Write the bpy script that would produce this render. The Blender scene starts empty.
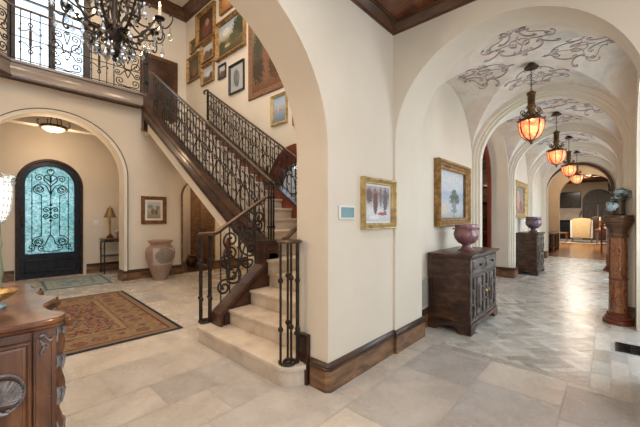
import bpy, bmesh, math, random
from mathutils import Vector, Matrix
from mathutils.geometry import tessellate_polygon
random.seed(7)
PI = math.pi
sc = bpy.context.scene
COL = sc.collection

# ------------------------------------------------------------------ materials
class NT:
    def __init__(s, name):
        m = bpy.data.materials.new(name); m.use_nodes = True
        s.m = m; s.t = m.node_tree; s.n = s.t.nodes; s.l = s.t.links
        s.b = s.n['Principled BSDF']; s.out = s.n['Material Output']
    def new(s, typ, **kw):
        n = s.n.new(typ)
        for k, v in kw.items():
            setattr(n, k, v)
        return n
    def set(s, sock, v):
        if isinstance(v, bpy.types.NodeSocket): s.l.new(v, sock)
        elif isinstance(v, (tuple, list)) and len(v) == 3 and sock.type == 'RGBA': sock.default_value = (*v, 1)
        else: sock.default_value = v
    def math(s, op, a, b=0.0, c=None, clamp=False):
        n = s.new('ShaderNodeMath', operation=op, use_clamp=clamp)
        s.set(n.inputs[0], a); s.set(n.inputs[1], b)
        if c is not None: s.set(n.inputs[2], c)
        return n.outputs[0]
    def mix(s, f, a, b, blend='MIX'):
        n = s.new('ShaderNodeMix', data_type='RGBA', blend_type=blend)
        s.set(n.inputs[0], f); s.set(n.inputs[6], a); s.set(n.inputs[7], b)
        return n.outputs[2]
    def coord(s, which='Object', scale=(1, 1, 1), rot=(0, 0, 0)):
        t = s.new('ShaderNodeTexCoord'); m = s.new('ShaderNodeMapping')
        s.l.new(t.outputs[which], m.inputs[0]); m.inputs['Scale'].default_value = scale
        m.inputs['Rotation'].default_value = rot
        return m.outputs[0]
    def noise(s, vec, scale, detail=4, rough=.55, dist=0):
        n = s.new('ShaderNodeTexNoise'); s.l.new(vec, n.inputs['Vector'])
        n.inputs['Scale'].default_value = scale; n.inputs['Detail'].default_value = detail
        n.inputs['Roughness'].default_value = rough; n.inputs['Distortion'].default_value = dist
        return n.outputs['Fac']
    def ramp(s, f, stops, interp='LINEAR'):
        n = s.new('ShaderNodeValToRGB'); s.set(n.inputs[0], f)
        e = n.color_ramp.elements; n.color_ramp.interpolation = interp
        while len(e) < len(stops): e.new(.5)
        for el, (p, c) in zip(e, sorted(stops, key=lambda q: q[0])):
            el.position = p; el.color = (*c, 1)
        return n.outputs[0]
    def bump(s, h, strength, dist=.01):
        n = s.new('ShaderNodeBump'); n.inputs['Strength'].default_value = strength
        n.inputs['Distance'].default_value = dist
        s.l.new(h, n.inputs['Height']); s.l.new(n.outputs[0], s.b.inputs['Normal'])
    def fin(s, col, rough=.6, metal=0., spec=None, coat=0.):
        s.set(s.b.inputs['Base Color'], col); s.set(s.b.inputs['Roughness'], rough)
        s.b.inputs['Metallic'].default_value = metal
        if spec is not None: s.b.inputs['Specular IOR Level'].default_value = spec
        if coat: s.b.inputs['Coat Weight'].default_value = coat; s.b.inputs['Coat Roughness'].default_value = .12
        return s.m

def mottled(name, stops, scale=3, rough=.7, metal=0., stretch=(1, 1, 1), bump=0., bscale=None, detail=4, dist=0., coat=0., spec=None):
    t = NT(name); v = t.coord('Object', stretch)
    f = t.noise(v, scale, detail, .6, dist)
    k = len(stops)
    if k == 1: stops = [stops[0], stops[0]]; k = 2
    c = t.ramp(f, [(.3 + .4 * i / (k - 1), s) for i, s in enumerate(stops)])
    if bump: t.bump(t.noise(v, bscale or scale * 6, 3), bump)
    return t.fin(c, rough, metal, spec, coat)

def emit(name, col, strength, base=None):
    t = NT(name); t.b.inputs['Emission Color'].default_value = (*col, 1)
    t.b.inputs['Emission Strength'].default_value = strength
    return t.fin(base or col, .5)

M = {}
M['plaster'] = mottled('cream plaster', [(.645, .575, .475), (.69, .622, .525)], 1.6, .85, bump=.12, bscale=14)
M['plaster_w'] = mottled('light plaster', [(.645, .575, .475), (.69, .622, .525)], 1.6, .85, bump=.12, bscale=14)
M['trimplaster'] = mottled('pale arch plaster', [(.67, .61, .51), (.73, .67, .57)], 2, .8, bump=.08, bscale=14)
M['vault'] = mottled('frescoed vault', [(.52, .52, .52), (.70, .64, .56), (.63, .53, .45), (.72, .69, .63)], 1.9, .8, detail=6, dist=.6)
M['ink'] = mottled('fresco pigment', [(.24, .18, .20), (.46, .37, .36)], 9, .9)
M['darkwood'] = mottled('dark stained wood', [(.028, .011, .006), (.08, .033, .014), (.14, .062, .026)], 3, .38, stretch=(1, 1, 5), bump=.1, dist=.6, coat=.2)
M['stringer'] = mottled('stair stringer wood', [(.018, .007, .004), (.052, .019, .009), (.10, .038, .016)], 2.2, .38, stretch=(2, 1, 3), bump=.06, dist=.5, coat=.15)
M['basewood'] = mottled('knotty baseboard wood', [(.05, .022, .010), (.17, .085, .038), (.27, .15, .07)], 3.2, .42, stretch=(1.3, 1.3, 5), bump=.08, dist=.8, coat=.15)
M['capwood'] = mottled('baseboard cap wood', [(.022, .009, .005), (.075, .03, .014)], 4, .4, coat=.2)
M['redwood'] = mottled('red stained wood', [(.10, .018, .008), (.20, .045, .018)], 4, .35, stretch=(1, 1, .3), coat=.3)
M['iron'] = mottled('wrought iron', [(.018, .014, .012), (.05, .037, .03)], 12, .38, .7, bump=.1)
M['railtop'] = mottled('bronzed hand rail', [(.07, .045, .03), (.13, .085, .055)], 8, .36, .6)
M['blackwood'] = mottled('black painted wood', [(.012, .010, .009), (.03, .022, .018)], 6, .4)
M['fascia'] = mottled('balcony fascia wood', [(.14, .115, .10), (.25, .205, .18)], 2, .42, stretch=(.4, 1, 3), coat=.3)  # brown wood lightened and greyed to paint in some window sheen
M['travertine'] = mottled('stair travertine', [(.47, .39, .31), (.59, .505, .415), (.66, .58, .49)], 5, .5, bump=.1, bscale=25, detail=6)
M['gold'] = mottled('gilded frame', [(.12, .06, .018), (.28, .155, .05), (.42, .26, .10)], 14, .45, .35, bump=.2, bscale=40)
M['goldlight'] = mottled('pale gilded frame', [(.24, .15, .055), (.45, .32, .13), (.56, .44, .23)], 12, .42, .35, bump=.2, bscale=40)
M['bronzeframe'] = mottled('bronze frame', [(.12, .05, .018), (.30, .15, .055)], 9, .4, .4)
M['mat'] = mottled('picture mat', [(.70, .68, .63)], 3, .9)
M['bronze'] = mottled('aged bronze', [(.05, .026, .012), (.20, .105, .04)], 14, .42, .7, bump=.2)
M['rust'] = mottled('umber iron', [(.02, .012, .010), (.06, .035, .022)], 14, .5, .6)
M['chest'] = mottled('distressed brown wood', [(.011, .005, .003), (.05, .02, .010), (.14, .06, .028)], 6, .4, stretch=(1, 1, 2.5), bump=.2, detail=7, dist=.4, coat=.15)
M['chestfront'] = mottled('worn grey brown wood', [(.025, .018, .015), (.085, .065, .055), (.17, .135, .115)], 5, .42, stretch=(1, 1, 3), bump=.2, detail=7, dist=.4, coat=.15)
M['purple'] = mottled('glazed mauve ceramic', [(.15, .055, .065), (.30, .14, .15)], 6, .2, bump=.05, coat=.6)
M['purple2'] = mottled('dark violet ceramic', [(.10, .06, .09), (.19, .12, .16)], 6, .25, bump=.05, coat=.6)
M['white'] = mottled('white plastic', [(.75, .74, .72)], 3, .4)
M['grille'] = mottled('painted wall grille', [(.50, .48, .43)], 3, .5)
M['blackmetal'] = mottled('black cast metal', [(.01, .012, .018), (.025, .028, .035)], 10, .4, .6)
M['teal'] = mottled('teal screen', [(.06, .16, .17), (.09, .22, .22)], 3, .25)
M['mirror'] = mottled('dark mirror', [(.25, .28, .28)], 3, .12, .9)
M['silver_sheen'] = mottled('silver and painted sheen', [(.16, .14, .14), (.34, .33, .34)], 30, .35, .5, bump=.5, bscale=60)  # silver tone; on the desk carving it also paints in window reflections
M['desk'] = mottled('polished carved walnut', [(.035, .010, .004), (.125, .042, .014), (.25, .10, .035)], 3.2, .3, stretch=(1.5, 1.5, .5), bump=.04, dist=1.2, coat=.35)
M['brass'] = mottled('aged brass', [(.30, .17, .05), (.45, .28, .10)], 8, .3, .85)
M['candle'] = mottled('ivory candle sleeve', [(.62, .50, .36)], 3, .5)
M['bulb'] = emit('lit bulb', (1, .78, .52), 9)
M['bowl'] = emit('lit alabaster', (1, .72, .42), 1.6, (.8, .6, .4))
M['terracotta'] = None
M['leaf'] = mottled('dusty leaf', [(.02, .035, .02), (.06, .09, .05)], 12, .5)
M['petal'] = mottled('pale blue petal', [(.26, .38, .42), (.48, .58, .60)], 12, .6)
M['cream_fabric'] = mottled('tan upholstery', [(.50, .36, .18), (.58, .43, .24)], 6, .9)
M['white_fabric'] = mottled('pale upholstery', [(.62, .56, .48), (.70, .65, .58)], 6, .9)
M['blue_fabric'] = mottled('navy upholstery', [(.02, .03, .05), (.05, .08, .13)], 6, .9)
M['midwood'] = mottled('warm brown wood', [(.16, .06, .02), (.32, .14, .05)], 5, .35, stretch=(1, 1, .3), coat=.2)
M['red'] = mottled('red paint', [(.28, .02, .015)], 3, .35)
M['claretwood'] = mottled('claret stained wood', [(.15, .02, .02), (.24, .04, .035)], 5, .35)
M['stone'] = mottled('carved limestone', [(.52, .45, .38), (.64, .57, .49)], 4, .8, bump=.2)
M['greydoor'] = mottled('grey stained wood', [(.06, .05, .045), (.12, .10, .09)], 4, .5, stretch=(2, 2, .4))
M['screen'] = mottled('dark tv glass', [(.004, .005, .006), (.03, .035, .035), (.012, .013, .014)], 2.2, .15)
M['woolrug'] = mottled('pale wool', [(.60, .56, .50), (.68, .64, .58)], 12, .95)
M['greenglass'] = mottled('green glaze', [(.20, .28, .20), (.34, .42, .30)], 6, .2, coat=.5)
M['crackle'] = mottled('crackled gold leaf', [(.20, .10, .03), (.52, .33, .12), (.70, .52, .25)], 18, .45, .4, bump=.6, bscale=30)
M['pink'] = mottled('pink glass', [(.45, .26, .22), (.60, .40, .35)], 6, .2, coat=.5)

def glassy(name, tint, gloss=.1, rough=.03):
    t = NT(name)
    tr = t.new('ShaderNodeBsdfTransparent'); gl = t.new('ShaderNodeBsdfGlossy'); mx = t.new('ShaderNodeMixShader')
    tr.inputs[0].default_value = (*tint, 1); gl.inputs['Roughness'].default_value = rough
    mx.inputs[0].default_value = gloss
    t.l.new(tr.outputs[0], mx.inputs[1]); t.l.new(gl.outputs[0], mx.inputs[2]); t.l.new(mx.outputs[0], t.out.inputs[0])
    return t.m
M['pane'] = glassy('window glass', (.90, .96, 1.0), .06)
M['crystal'] = glassy('cut crystal', (.80, .86, .94), .36, .12)

def rain_glass():
    t = NT('hammered teal glass'); v = t.coord('Object')
    f = t.noise(v, 24, 3, .7); g = t.noise(v, 2.6, 3)
    c = t.mix(t.math('MULTIPLY_ADD', f, 3.2, -1.1, clamp=True), (.14, .40, .44), (.88, .98, 1.0))
    c = t.mix(t.math('MULTIPLY_ADD', g, 2.2, -.75, clamp=True), c, t.mix(.4, c, (.30, .55, .50)))
    tr = t.new('ShaderNodeBsdfTransparent'); t.l.new(c, tr.inputs[0])
    gl = t.new('ShaderNodeBsdfGlossy'); gl.inputs['Roughness'].default_value = .15
    tl = t.new('ShaderNodeBsdfTranslucent'); t.l.new(c, tl.inputs[0])
    m0 = t.new('ShaderNodeMixShader'); m0.inputs[0].default_value = .7
    t.l.new(tr.outputs[0], m0.inputs[1]); t.l.new(tl.outputs[0], m0.inputs[2])
    mx = t.new('ShaderNodeMixShader'); mx.inputs[0].default_value = .08
    t.l.new(m0.outputs[0], mx.inputs[1]); t.l.new(gl.outputs[0], mx.inputs[2]); t.l.new(mx.outputs[0], t.out.inputs[0])
    return t.m
M['rain'] = rain_glass()

def shade_glass():
    t = NT('lit amber mosaic glass'); v = t.coord('Object')
    vo = t.new('ShaderNodeTexVoronoi'); vo.inputs['Scale'].default_value = 30; t.l.new(v, vo.inputs['Vector'])
    c = t.mix(t.noise(v, 14, 3), (.68, .33, .18), (1.0, .76, .58))
    c = t.mix(t.math('MULTIPLY_ADD', vo.outputs['Distance'], 1.2, -.1, clamp=True), c, (.55, .20, .09))
    t.set(t.b.inputs['Emission Color'], c); t.b.inputs['Emission Strength'].default_value = .35
    t.b.inputs['Transmission Weight'].default_value = .0
    t.fin(c, .35)
    tl = t.new('ShaderNodeBsdfTransparent'); t.l.new(t.mix(.3, c, (1, .85, .7)), tl.inputs[0])
    mx = t.new('ShaderNodeMixShader'); mx.inputs[0].default_value = .5
    t.l.new(t.b.outputs[0], mx.inputs[1]); t.l.new(tl.outputs[0], mx.inputs[2]); t.l.new(mx.outputs[0], t.out.inputs[0])
    return t.m
M['amber'] = shade_glass()
M['beadshade'] = emit('lit beaded glass', (1, .90, .72), .75, (.85, .8, .7))

def tile_mat():
    t = NT('travertine tile'); v = t.coord('Object')
    a = t.new('ShaderNodeAttribute', attribute_name='tone')
    r = t.ramp(a.outputs['Fac'], [(0, (.42, .40, .39)), (.25, (.56, .515, .475)), (.5, (.67, .60, .52)), (.72, (.48, .46, .45)), (1, (.62, .575, .525))])
    n = t.noise(v, 3.2, 7, .65, .5); n2 = t.noise(v, 22, 4)
    c = t.mix(t.math('MULTIPLY_ADD', n, 2.2, -.85, clamp=True), r, t.mix(1, r, (.70, .66, .62), 'MULTIPLY'))
    c = t.mix(t.math('MULTIPLY_ADD', n2, 1.8, -.95, clamp=True), c, (.70, .62, .53))
    t.bump(n2, .08)
    return t.fin(c, t.math('MULTIPLY_ADD', n, .25, .14), 0, .5)
M['tile'] = tile_mat()
def inset_mat():
    t = NT('honed limestone plank'); v = t.coord('Object')
    a = t.new('ShaderNodeAttribute', attribute_name='tone')
    r = t.ramp(a.outputs['Fac'], [(0, (.31, .28, .245)), (.3, (.44, .41, .37)), (.7, (.52, .49, .445)), (1, (.62, .59, .545))])
    n = t.noise(v, 5, 6, .6, .4)
    c = t.mix(t.math('MULTIPLY_ADD', n, 1.0, -.45, clamp=True), r, t.mix(1, r, (.86, .85, .84), 'MULTIPLY'))
    return t.fin(c, t.math('MULTIPLY_ADD', n, .2, .18), 0, .5)
M['inset'] = inset_mat()
M['grout'] = mottled('tile grout', [(.45, .41, .37)], 3, .9)
def plank_mat():
    t = NT('oak strip floor'); v = t.coord('Object')
    br = t.new('ShaderNodeTexBrick'); t.l.new(v, br.inputs['Vector'])
    for k, c in (('Color1', (.22, .095, .035)), ('Color2', (.36, .18, .07)), ('Mortar', (.10, .04, .015))): br.inputs[k].default_value = (*c, 1)
    br.inputs['Scale'].default_value = 1; br.inputs['Brick Width'].default_value = 1.4; br.inputs['Row Height'].default_value = .12
    br.inputs['Mortar Size'].default_value = .004
    return t.fin(br.outputs[0], .22, 0)
M['plank'] = plank_mat()
def coffer_mat():
    t = NT('burled ceiling wood'); v = t.coord('Object')
    f = t.noise(v, 5, 6, .6, 1.5)
    return t.fin(t.ramp(f, [(.3, (.03, .008, .003)), (.5, (.12, .035, .012)), (.7, (.22, .08, .03))]), .3, coat=.4)
M['coffer'] = coffer_mat()
def burl():
    t = NT('burl veneer'); v = t.coord('Object', (1, 1, .55))
    f = t.noise(v, 9, 4, .5, 2.6)
    c = t.ramp(f, [(.30, (.14, .04, .013)), (.44, (.33, .12, .038)), (.50, (.03, .008, .005)), (.55, (.28, .09, .028)), (.72, (.16, .045, .016))])
    return t.fin(c, .18, coat=.7)
M['burl'] = burl()
def urn_mat():
    t = NT('weathered terracotta'); v = t.coord('Object')
    s = t.new('ShaderNodeSeparateXYZ'); t.l.new(v, s.inputs[0]); x, y, z = s.outputs
    br = t.new('ShaderNodeTexBrick'); br.inputs['Scale'].default_value = 9
    cv = t.new('ShaderNodeCombineXYZ'); t.l.new(t.math('ARCTAN2', y, x), cv.inputs[0]); t.l.new(t.math('MULTIPLY', z, 2.2), cv.inputs[1]); t.l.new(cv.outputs[0], br.inputs['Vector'])
    for k, c in (('Color1', (.25, .155, .115)), ('Color2', (.34, .235, .18)), ('Mortar', (.16, .095, .07))): br.inputs[k].default_value = (*c, 1)
    n = t.noise(v, 5, 5); n2 = t.noise(v, 30, 3)
    c = t.mix(t.math('MULTIPLY_ADD', n, 1.5, -.5, clamp=True), br.outputs[0], (.36, .28, .23))
    front = t.math('LESS_THAN', y, 0)
    def box(cx, hx, cz, hz):
        a = t.math('LESS_THAN', t.math('ABSOLUTE', t.math('SUBTRACT', x, cx)), hx)
        b = t.math('LESS_THAN', t.math('ABSOLUTE', t.math('SUBTRACT', z, cz)), hz)
        return t.math('MULTIPLY', t.math('MULTIPLY', a, b), front)
    c = t.mix(box(.07, .22, .56, .19), c, (.42, .35, .31))
    dx = t.math('DIVIDE', t.math('SUBTRACT', x, .10), .20); dz = t.math('DIVIDE', t.math('SUBTRACT', z, .57), .18)
    d = t.math('ADD', t.math('MULTIPLY', dx, dx), t.math('MULTIPLY', dz, dz))
    d = t.math('ADD', d, t.math('MULTIPLY_ADD', n2, 1.2, -.6))
    c = t.mix(t.math('MULTIPLY', t.math('LESS_THAN', d, 1), front), c, t.mix(n2, (.13, .10, .075), (.30, .25, .20)))
    t.bump(n2, .4)
    return t.fin(c, .8)
M['terracotta'] = urn_mat()

def paint(name, stops, blobs=(), wob=.12, nscale=5, rough=.5):
    """painted canvas over uv: vertical colour bands broken by brushwork, then soft shapes (cx, cy, rx, ry, colour, edge noise)"""
    t = NT(name); v = t.coord('UV'); s = t.new('ShaderNodeSeparateXYZ'); t.l.new(v, s.inputs[0]); x, y, _ = s.outputs
    n = t.noise(v, nscale, 5, .65); n2 = t.noise(v, nscale * 4, 4, .6)
    f = t.math('ADD', y, t.math('MULTIPLY_ADD', n, wob * 2, -wob))
    c = t.ramp(f, stops)
    for (cx, cy, rx, ry, col, ns) in blobs:
        dx = t.math('DIVIDE', t.math('SUBTRACT', x, cx), rx); dy = t.math('DIVIDE', t.math('SUBTRACT', y, cy), ry)
        d = t.math('ADD', t.math('MULTIPLY', dx, dx), t.math('MULTIPLY', dy, dy))
        d = t.math('ADD', d, t.math('MULTIPLY_ADD', n2, ns * 5, -ns * 2.5))
        c = t.mix(t.math('MULTIPLY_ADD', d, -2.4, 2.7, clamp=True), c, col)
    c = t.mix(.5, c, t.mix(t.math('MULTIPLY_ADD', n2, 1.6, -.4, clamp=True), (.35, .35, .35), (1.1, 1.1, 1.1)), 'MULTIPLY')
    return t.fin(c, rough)

def rug_mat(name, W, H, bands, field, fs, pals):
    t = NT(name); v = t.coord('UV'); s = t.new('ShaderNodeSeparateXYZ'); t.l.new(v, s.inputs[0]); x, y, _ = s.outputs
    def edge(a, L):
        return t.math('MULTIPLY', t.math('MINIMUM', a, t.math('SUBTRACT', 1., a)), L)
    d = t.math('MINIMUM', edge(x, W), edge(y, H))
    mp = t.coord('UV', (W, H, 1))
    vo = t.new('ShaderNodeTexVoronoi', feature='F1'); vo.inputs['Scale'].default_value = fs; vo.inputs['Randomness'].default_value = .75; t.l.new(mp, vo.inputs['Vector'])
    vc = t.new('ShaderNodeSeparateColor'); t.l.new(vo.outputs['Color'], vc.inputs[0])
    fld = t.ramp(vc.outputs[0], [(i / len(field), c) for i, c in enumerate(field)], 'CONSTANT')
    fld = t.mix(t.math('MULTIPLY_ADD', vo.outputs['Distance'], 2, -1.2, clamp=True), fld, field[0])
    vo2 = t.new('ShaderNodeTexVoronoi', feature='F1'); vo2.inputs['Scale'].default_value = 4.2; vo2.inputs['Randomness'].default_value = .35; t.l.new(mp, vo2.inputs['Vector'])
    pal = t.ramp(vo2.outputs['Distance'], pals, 'CONSTANT')
    vc2 = t.mix(.45, pal, fld)
    last = bands[-1][0]
    bnd = t.ramp(t.math('DIVIDE', d, last), [(p / last, c) for p, c in bands], 'CONSTANT')
    inb = t.math('MULTIPLY', t.math('GREATER_THAN', d, .13), t.math('LESS_THAN', d, last - .07))
    bnd = t.mix(t.math('MULTIPLY', inb, .85), bnd, vc2)
    c = t.mix(t.math('GREATER_THAN', d, last), bnd, fld)
    n = t.noise(mp, 60, 2); c = t.mix(.35, c, t.mix(n, (.4, .4, .4), (1, 1, 1)), 'MULTIPLY')
    t.bump(n, .3)
    return t.fin(c, .95, spec=.1)

# ------------------------------------------------------------------ mesh builder
class MB:
    def __init__(s): s.v = []; s.f = []; s.uv = {}; s.tone = {}
    def add(s, vs, fs):
        o = len(s.v); s.v += [tuple(v) for v in vs]; s.f += [tuple(i + o for i in f) for f in fs]; return s
    def box(s, x0, x1, y0, y1, z0, z1):
        return s.add([(x, y, z) for z in (z0, z1) for y in (y0, y1) for x in (x0, x1)],
                     [(0, 2, 3, 1), (4, 5, 7, 6), (0, 1, 5, 4), (2, 6, 7, 3), (0, 4, 6, 2), (1, 3, 7, 5)])
    def lathe(s, prof, c=(0, 0, 0), n=24, sx=1, sy=1, twist=None, rot=0):
        vs = []; fs = []; m = len(prof)
        for j, (r, z) in enumerate(prof):
            for i in range(n):
                a = 2 * PI * i / n + rot; rr = max(r, 1e-4)
                if twist: rr *= twist(a, z)
                vs.append((c[0] + rr * sx * math.cos(a), c[1] + rr * sy * math.sin(a), c[2] + z))
        for j in range(m - 1):
            for i in range(n):
                k = (i + 1) % n
                fs.append((j * n + i, j * n + k, (j + 1) * n + k, (j + 1) * n + i))
        fs.append(tuple(range(n - 1, -1, -1))); fs.append(tuple((m - 1) * n + i for i in range(n)))
        return s.add(vs, fs)
    def tube(s, pts, r, n=6, closed=False, r1=None):
        P = [Vector(p) for p in pts]; m = len(P)
        if m < 2: return s
        vs = []; fs = []; up = None
        for i in range(m):
            if closed: tg = P[(i + 1) % m] - P[i - 1]
            else: tg = P[min(i + 1, m - 1)] - P[max(i - 1, 0)]
            if tg.length < 1e-9: tg = Vector((0, 0, 1))
            tg.normalize()
            if up is None:
                up = Vector((0, 0, 1)) if abs(tg.z) < .9 else Vector((1, 0, 0))
            up = (up - tg * up.dot(tg))
            if up.length < 1e-6: up = tg.orthogonal()
            up.normalize(); sd = tg.cross(up)
            rr = r if r1 is None else r + (r1 - r) * i / (m - 1)
            for k in range(n):
                a = 2 * PI * (k + .5) / n
                vs.append(P[i] + up * (rr * math.cos(a)) + sd * (rr * math.sin(a)))
        for i in range(m if closed else m - 1):
            j = (i + 1) % m
            for k in range(n):
                l = (k + 1) % n
                fs.append((i * n + k, i * n + l, j * n + l, j * n + k))
        if not closed:
            fs.append(tuple(range(n - 1, -1, -1))); fs.append(tuple((m - 1) * n + k for k in range(n)))
        return s.add(vs, fs)
    def ball(s, c, r, n=10, sz=1., m=6):
        return s.lathe([(r * math.sin(PI * j / m), -r * sz * math.cos(PI * j / m)) for j in range(m + 1)], c, n)
    def slab(s, outline, t0, t1, mp, holes=()):
        """polygon (with holes) in 2d extruded from t0 to t1; mp(a, b, t) gives the 3d point"""
        loops = [list(outline)] + [list(h) for h in holes]
        flat = [p for l in loops for p in l]
        tri = tessellate_polygon([[Vector((p[0], p[1], 0)) for p in l] for l in loops])
        n = len(flat)
        vs = [mp(p[0], p[1], t0) for p in flat] + [mp(p[0], p[1], t1) for p in flat]
        fs = [tuple(t) for t in tri] + [tuple(i + n for i in reversed(t)) for t in tri]
        o = 0
        for l in loops:
            k = len(l)
            for i in range(k):
                a, b = o + i, o + (i + 1) % k
                fs.append((a, b, b + n, a + n))
            o += k
        return s.add(vs, fs)
    def sweep(s, path, prof, mp, closed=False, side=1):
        """profile (offset, height) swept along a 2d path with mitres; mp(x, y, h)"""
        m = len(path); P = [Vector(p) for p in path]; rings = []
        for i in range(m):
            a = P[i] - P[i - 1] if (closed or i > 0) else None
            b = P[(i + 1) % m] - P[i] if (closed or i < m - 1) else None
            ns = [Vector((-d.y, d.x)).normalized() for d in (a, b) if d is not None and d.length > 1e-9]
            nn = ns[0] if len(ns) == 1 else (ns[0] + ns[1])
            if len(ns) == 2:
                nn = nn / max(1e-3, (1 + ns[0].dot(ns[1])))
            rings.append([mp(P[i].x + nn.x * d * side, P[i].y + nn.y * d * side, h) for d, h in prof])
        k = len(prof); vs = [v for r in rings for v in r]; fs = []
        for i in range(m if closed else m - 1):
            j = (i + 1) % m
            for q in range(k):
                l = (q + 1) % k
                fs.append((i * k + q, i * k + l, j * k + l, j * k + q))
        if not closed:
            fs.append(tuple(range(k))); fs.append(tuple((m - 1) * k + q for q in range(k - 1, -1, -1)))
        return s.add(vs, fs)
    def build(s, name, mat, parent=None, bev=0., world=True, smooth=35):
        if parent is not None and world:
            l = parent.location; vs = [(v[0] - l.x, v[1] - l.y, v[2] - l.z) for v in s.v]
        else: vs = s.v
        me = bpy.data.meshes.new(name); me.from_pydata(vs, [], s.f); me.validate()
        bm = bmesh.new(); bm.from_mesh(me); bmesh.ops.recalc_face_normals(bm, faces=bm.faces)
        if bev: 
            es = [e for e in bm.edges if len(e.link_faces) == 2 and e.calc_face_angle(0) > .6]
            try: bmesh.ops.bevel(bm, geom=es, offset=bev, segments=2, affect='EDGES', profile=.6, clamp_overlap=True)
            except Exception: pass
        bm.to_mesh(me); bm.free()
        me.polygons.foreach_set('use_smooth', [True] * len(me.polygons))
        me.set_sharp_from_angle(angle=math.radians(smooth))
        me.materials.append(mat)
        o = bpy.data.objects.new(name, me); COL.objects.link(o)
        if parent is not None: o.parent = parent
        return o

def tag(o, label=None, cat=None, group=None, kind=None):
    if label: o['label'] = label
    if cat: o['category'] = cat
    if group: o['group'] = group
    if kind: o['kind'] = kind
    return o
def thing(name, label, cat, loc=(0, 0, 0), rz=0, group=None):
    o = bpy.data.objects.new(name, None); COL.objects.link(o); o.empty_display_size = .05
    o.location = loc; o.rotation_euler = (0, 0, rz)
    return tag(o, label, cat, group)
def struct(name, mb, m, bev=0., label=None):
    o = mb.build(name, m, bev=bev); o['kind'] = 'structure'
    if label: o['label'] = label
    return o
def copy_tree(o, parent=None):
    c = o.copy(); COL.objects.link(c)
    if parent is not None: c.parent = parent
    for ch in [k for k in bpy.data.objects if k.parent == o]: copy_tree(ch, c)
    return c
XZ = lambda y0: (lambda a, b, t: (a, y0 + t, b))      # plane running along x, extruded in y
YZ = lambda x0: (lambda a, b, t: (x0 + t, a, b))      # plane running along y, extruded in x
XY = lambda a, b, t: (a, b, t)

def arch(c, hw, spring, base=0., n=28, rise=None):
    rise = hw if rise is None else rise
    pts = [(c - hw, base)]
    pts += [(c - hw * math.cos(PI * i / n), spring + rise * math.sin(PI * i / n)) for i in range(n + 1)]
    pts.append((c + hw, base)); return pts
def wall_outline(a0, a1, z0, z1, openings):
    """rectangle with arched openings cut up from its bottom edge"""
    o = [(a0, z0)]
    for op in sorted(openings, key=lambda q: q[0][0]): o += op
    o += [(a1, z0), (a1, z1), (a0, z1)]
    return o
def rect(a0, a1, b0, b1): return [(a0, b0), (a1, b0), (a1, b1), (a0, b1)]

# scroll shapes (unit height, integrated from curvature)
def _scroll(kind, turns=6.6, p=4.2, k0=.9, n=64):
    x = y = 0; pts = []; N = n
    for i in range(-N, N + 1):
        s = i / N; a = abs(s)
        th = (k0 * a + turns * a ** p) * (1 if (kind == 'S' or s >= 0) else -1)
        sp = 1 - .72 * a ** 3
        x += math.cos(th) * sp; y += math.sin(th) * sp
        pts.append((x, y))
    e0, e1 = Vector(pts[0]), Vector(pts[-1]); d = e1 - e0
    ang = PI / 2 - math.atan2(d.y, d.x); ca, sa = math.cos(ang), math.sin(ang)
    q = [(p_[0] * ca - p_[1] * sa, p_[0] * sa + p_[1] * ca) for p_ in pts]
    y0 = min(a[1] for a in q); y1 = max(a[1] for a in q); mx = sum(a[0] for a in q) / len(q)
    mnx = min(a[0] for a in q); mxx = max(a[0] for a in q); mx = (mnx + mxx) / 2; h = y1 - y0
    return [((a[0] - mx) / h, (a[1] - y0) / h - .5) for a in q][::2]
SC, SS = _scroll('C'), _scroll('S')
def scroll(mb, kind, cx, cy, h, mp, r=.006, flip=1, rot=0, wide=1., n=5):
    src = SC if kind == 'C' else SS; ca, sa = math.cos(rot), math.sin(rot)
    pts = []
    for (a, b) in src:
        a, b = a * h * flip * wide, b * h
        pts.append(mp(cx + a * ca - b * sa, cy + a * sa + b * ca))
    mb.tube(pts, r, n); return mb

def curl(mb, p0, p1, c, R, turns, d, mp, r=.011, n=5):
    """a bar that leaves p0, bends into p1 and winds into a spiral about c"""
    a0 = math.atan2(p1[1] - c[1], p1[0] - c[0]); R0 = math.hypot(p1[0] - c[0], p1[1] - c[1])
    pts = []
    tx, ty = -math.sin(a0) * d, math.cos(a0) * d; L = math.hypot(p1[0] - p0[0], p1[1] - p0[1]) * .5
    q = (p1[0] - tx * L, p1[1] - ty * L)
    for i in range(10):
        t = i / 10; pts.append(((1 - t) ** 2 * p0[0] + 2 * t * (1 - t) * q[0] + t * t * p1[0], (1 - t) ** 2 * p0[1] + 2 * t * (1 - t) * q[1] + t * t * p1[1]))
    k = int(turns * 16)
    for i in range(k + 1):
        t = i / k; rr = R0 + (R0 * .22 - R0) * t; a = a0 + d * 2 * PI * turns * t
        pts.append((c[0] + rr * math.cos(a), c[1] + rr * math.sin(a)))
    mb.tube([mp(*p) for p in pts], r, n); mb.ball(mp(*pts[-1]), r * 1.5, 6)

M['desk'].node_tree.nodes['Principled BSDF'].inputs['Coat Roughness'].default_value = .05

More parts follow.
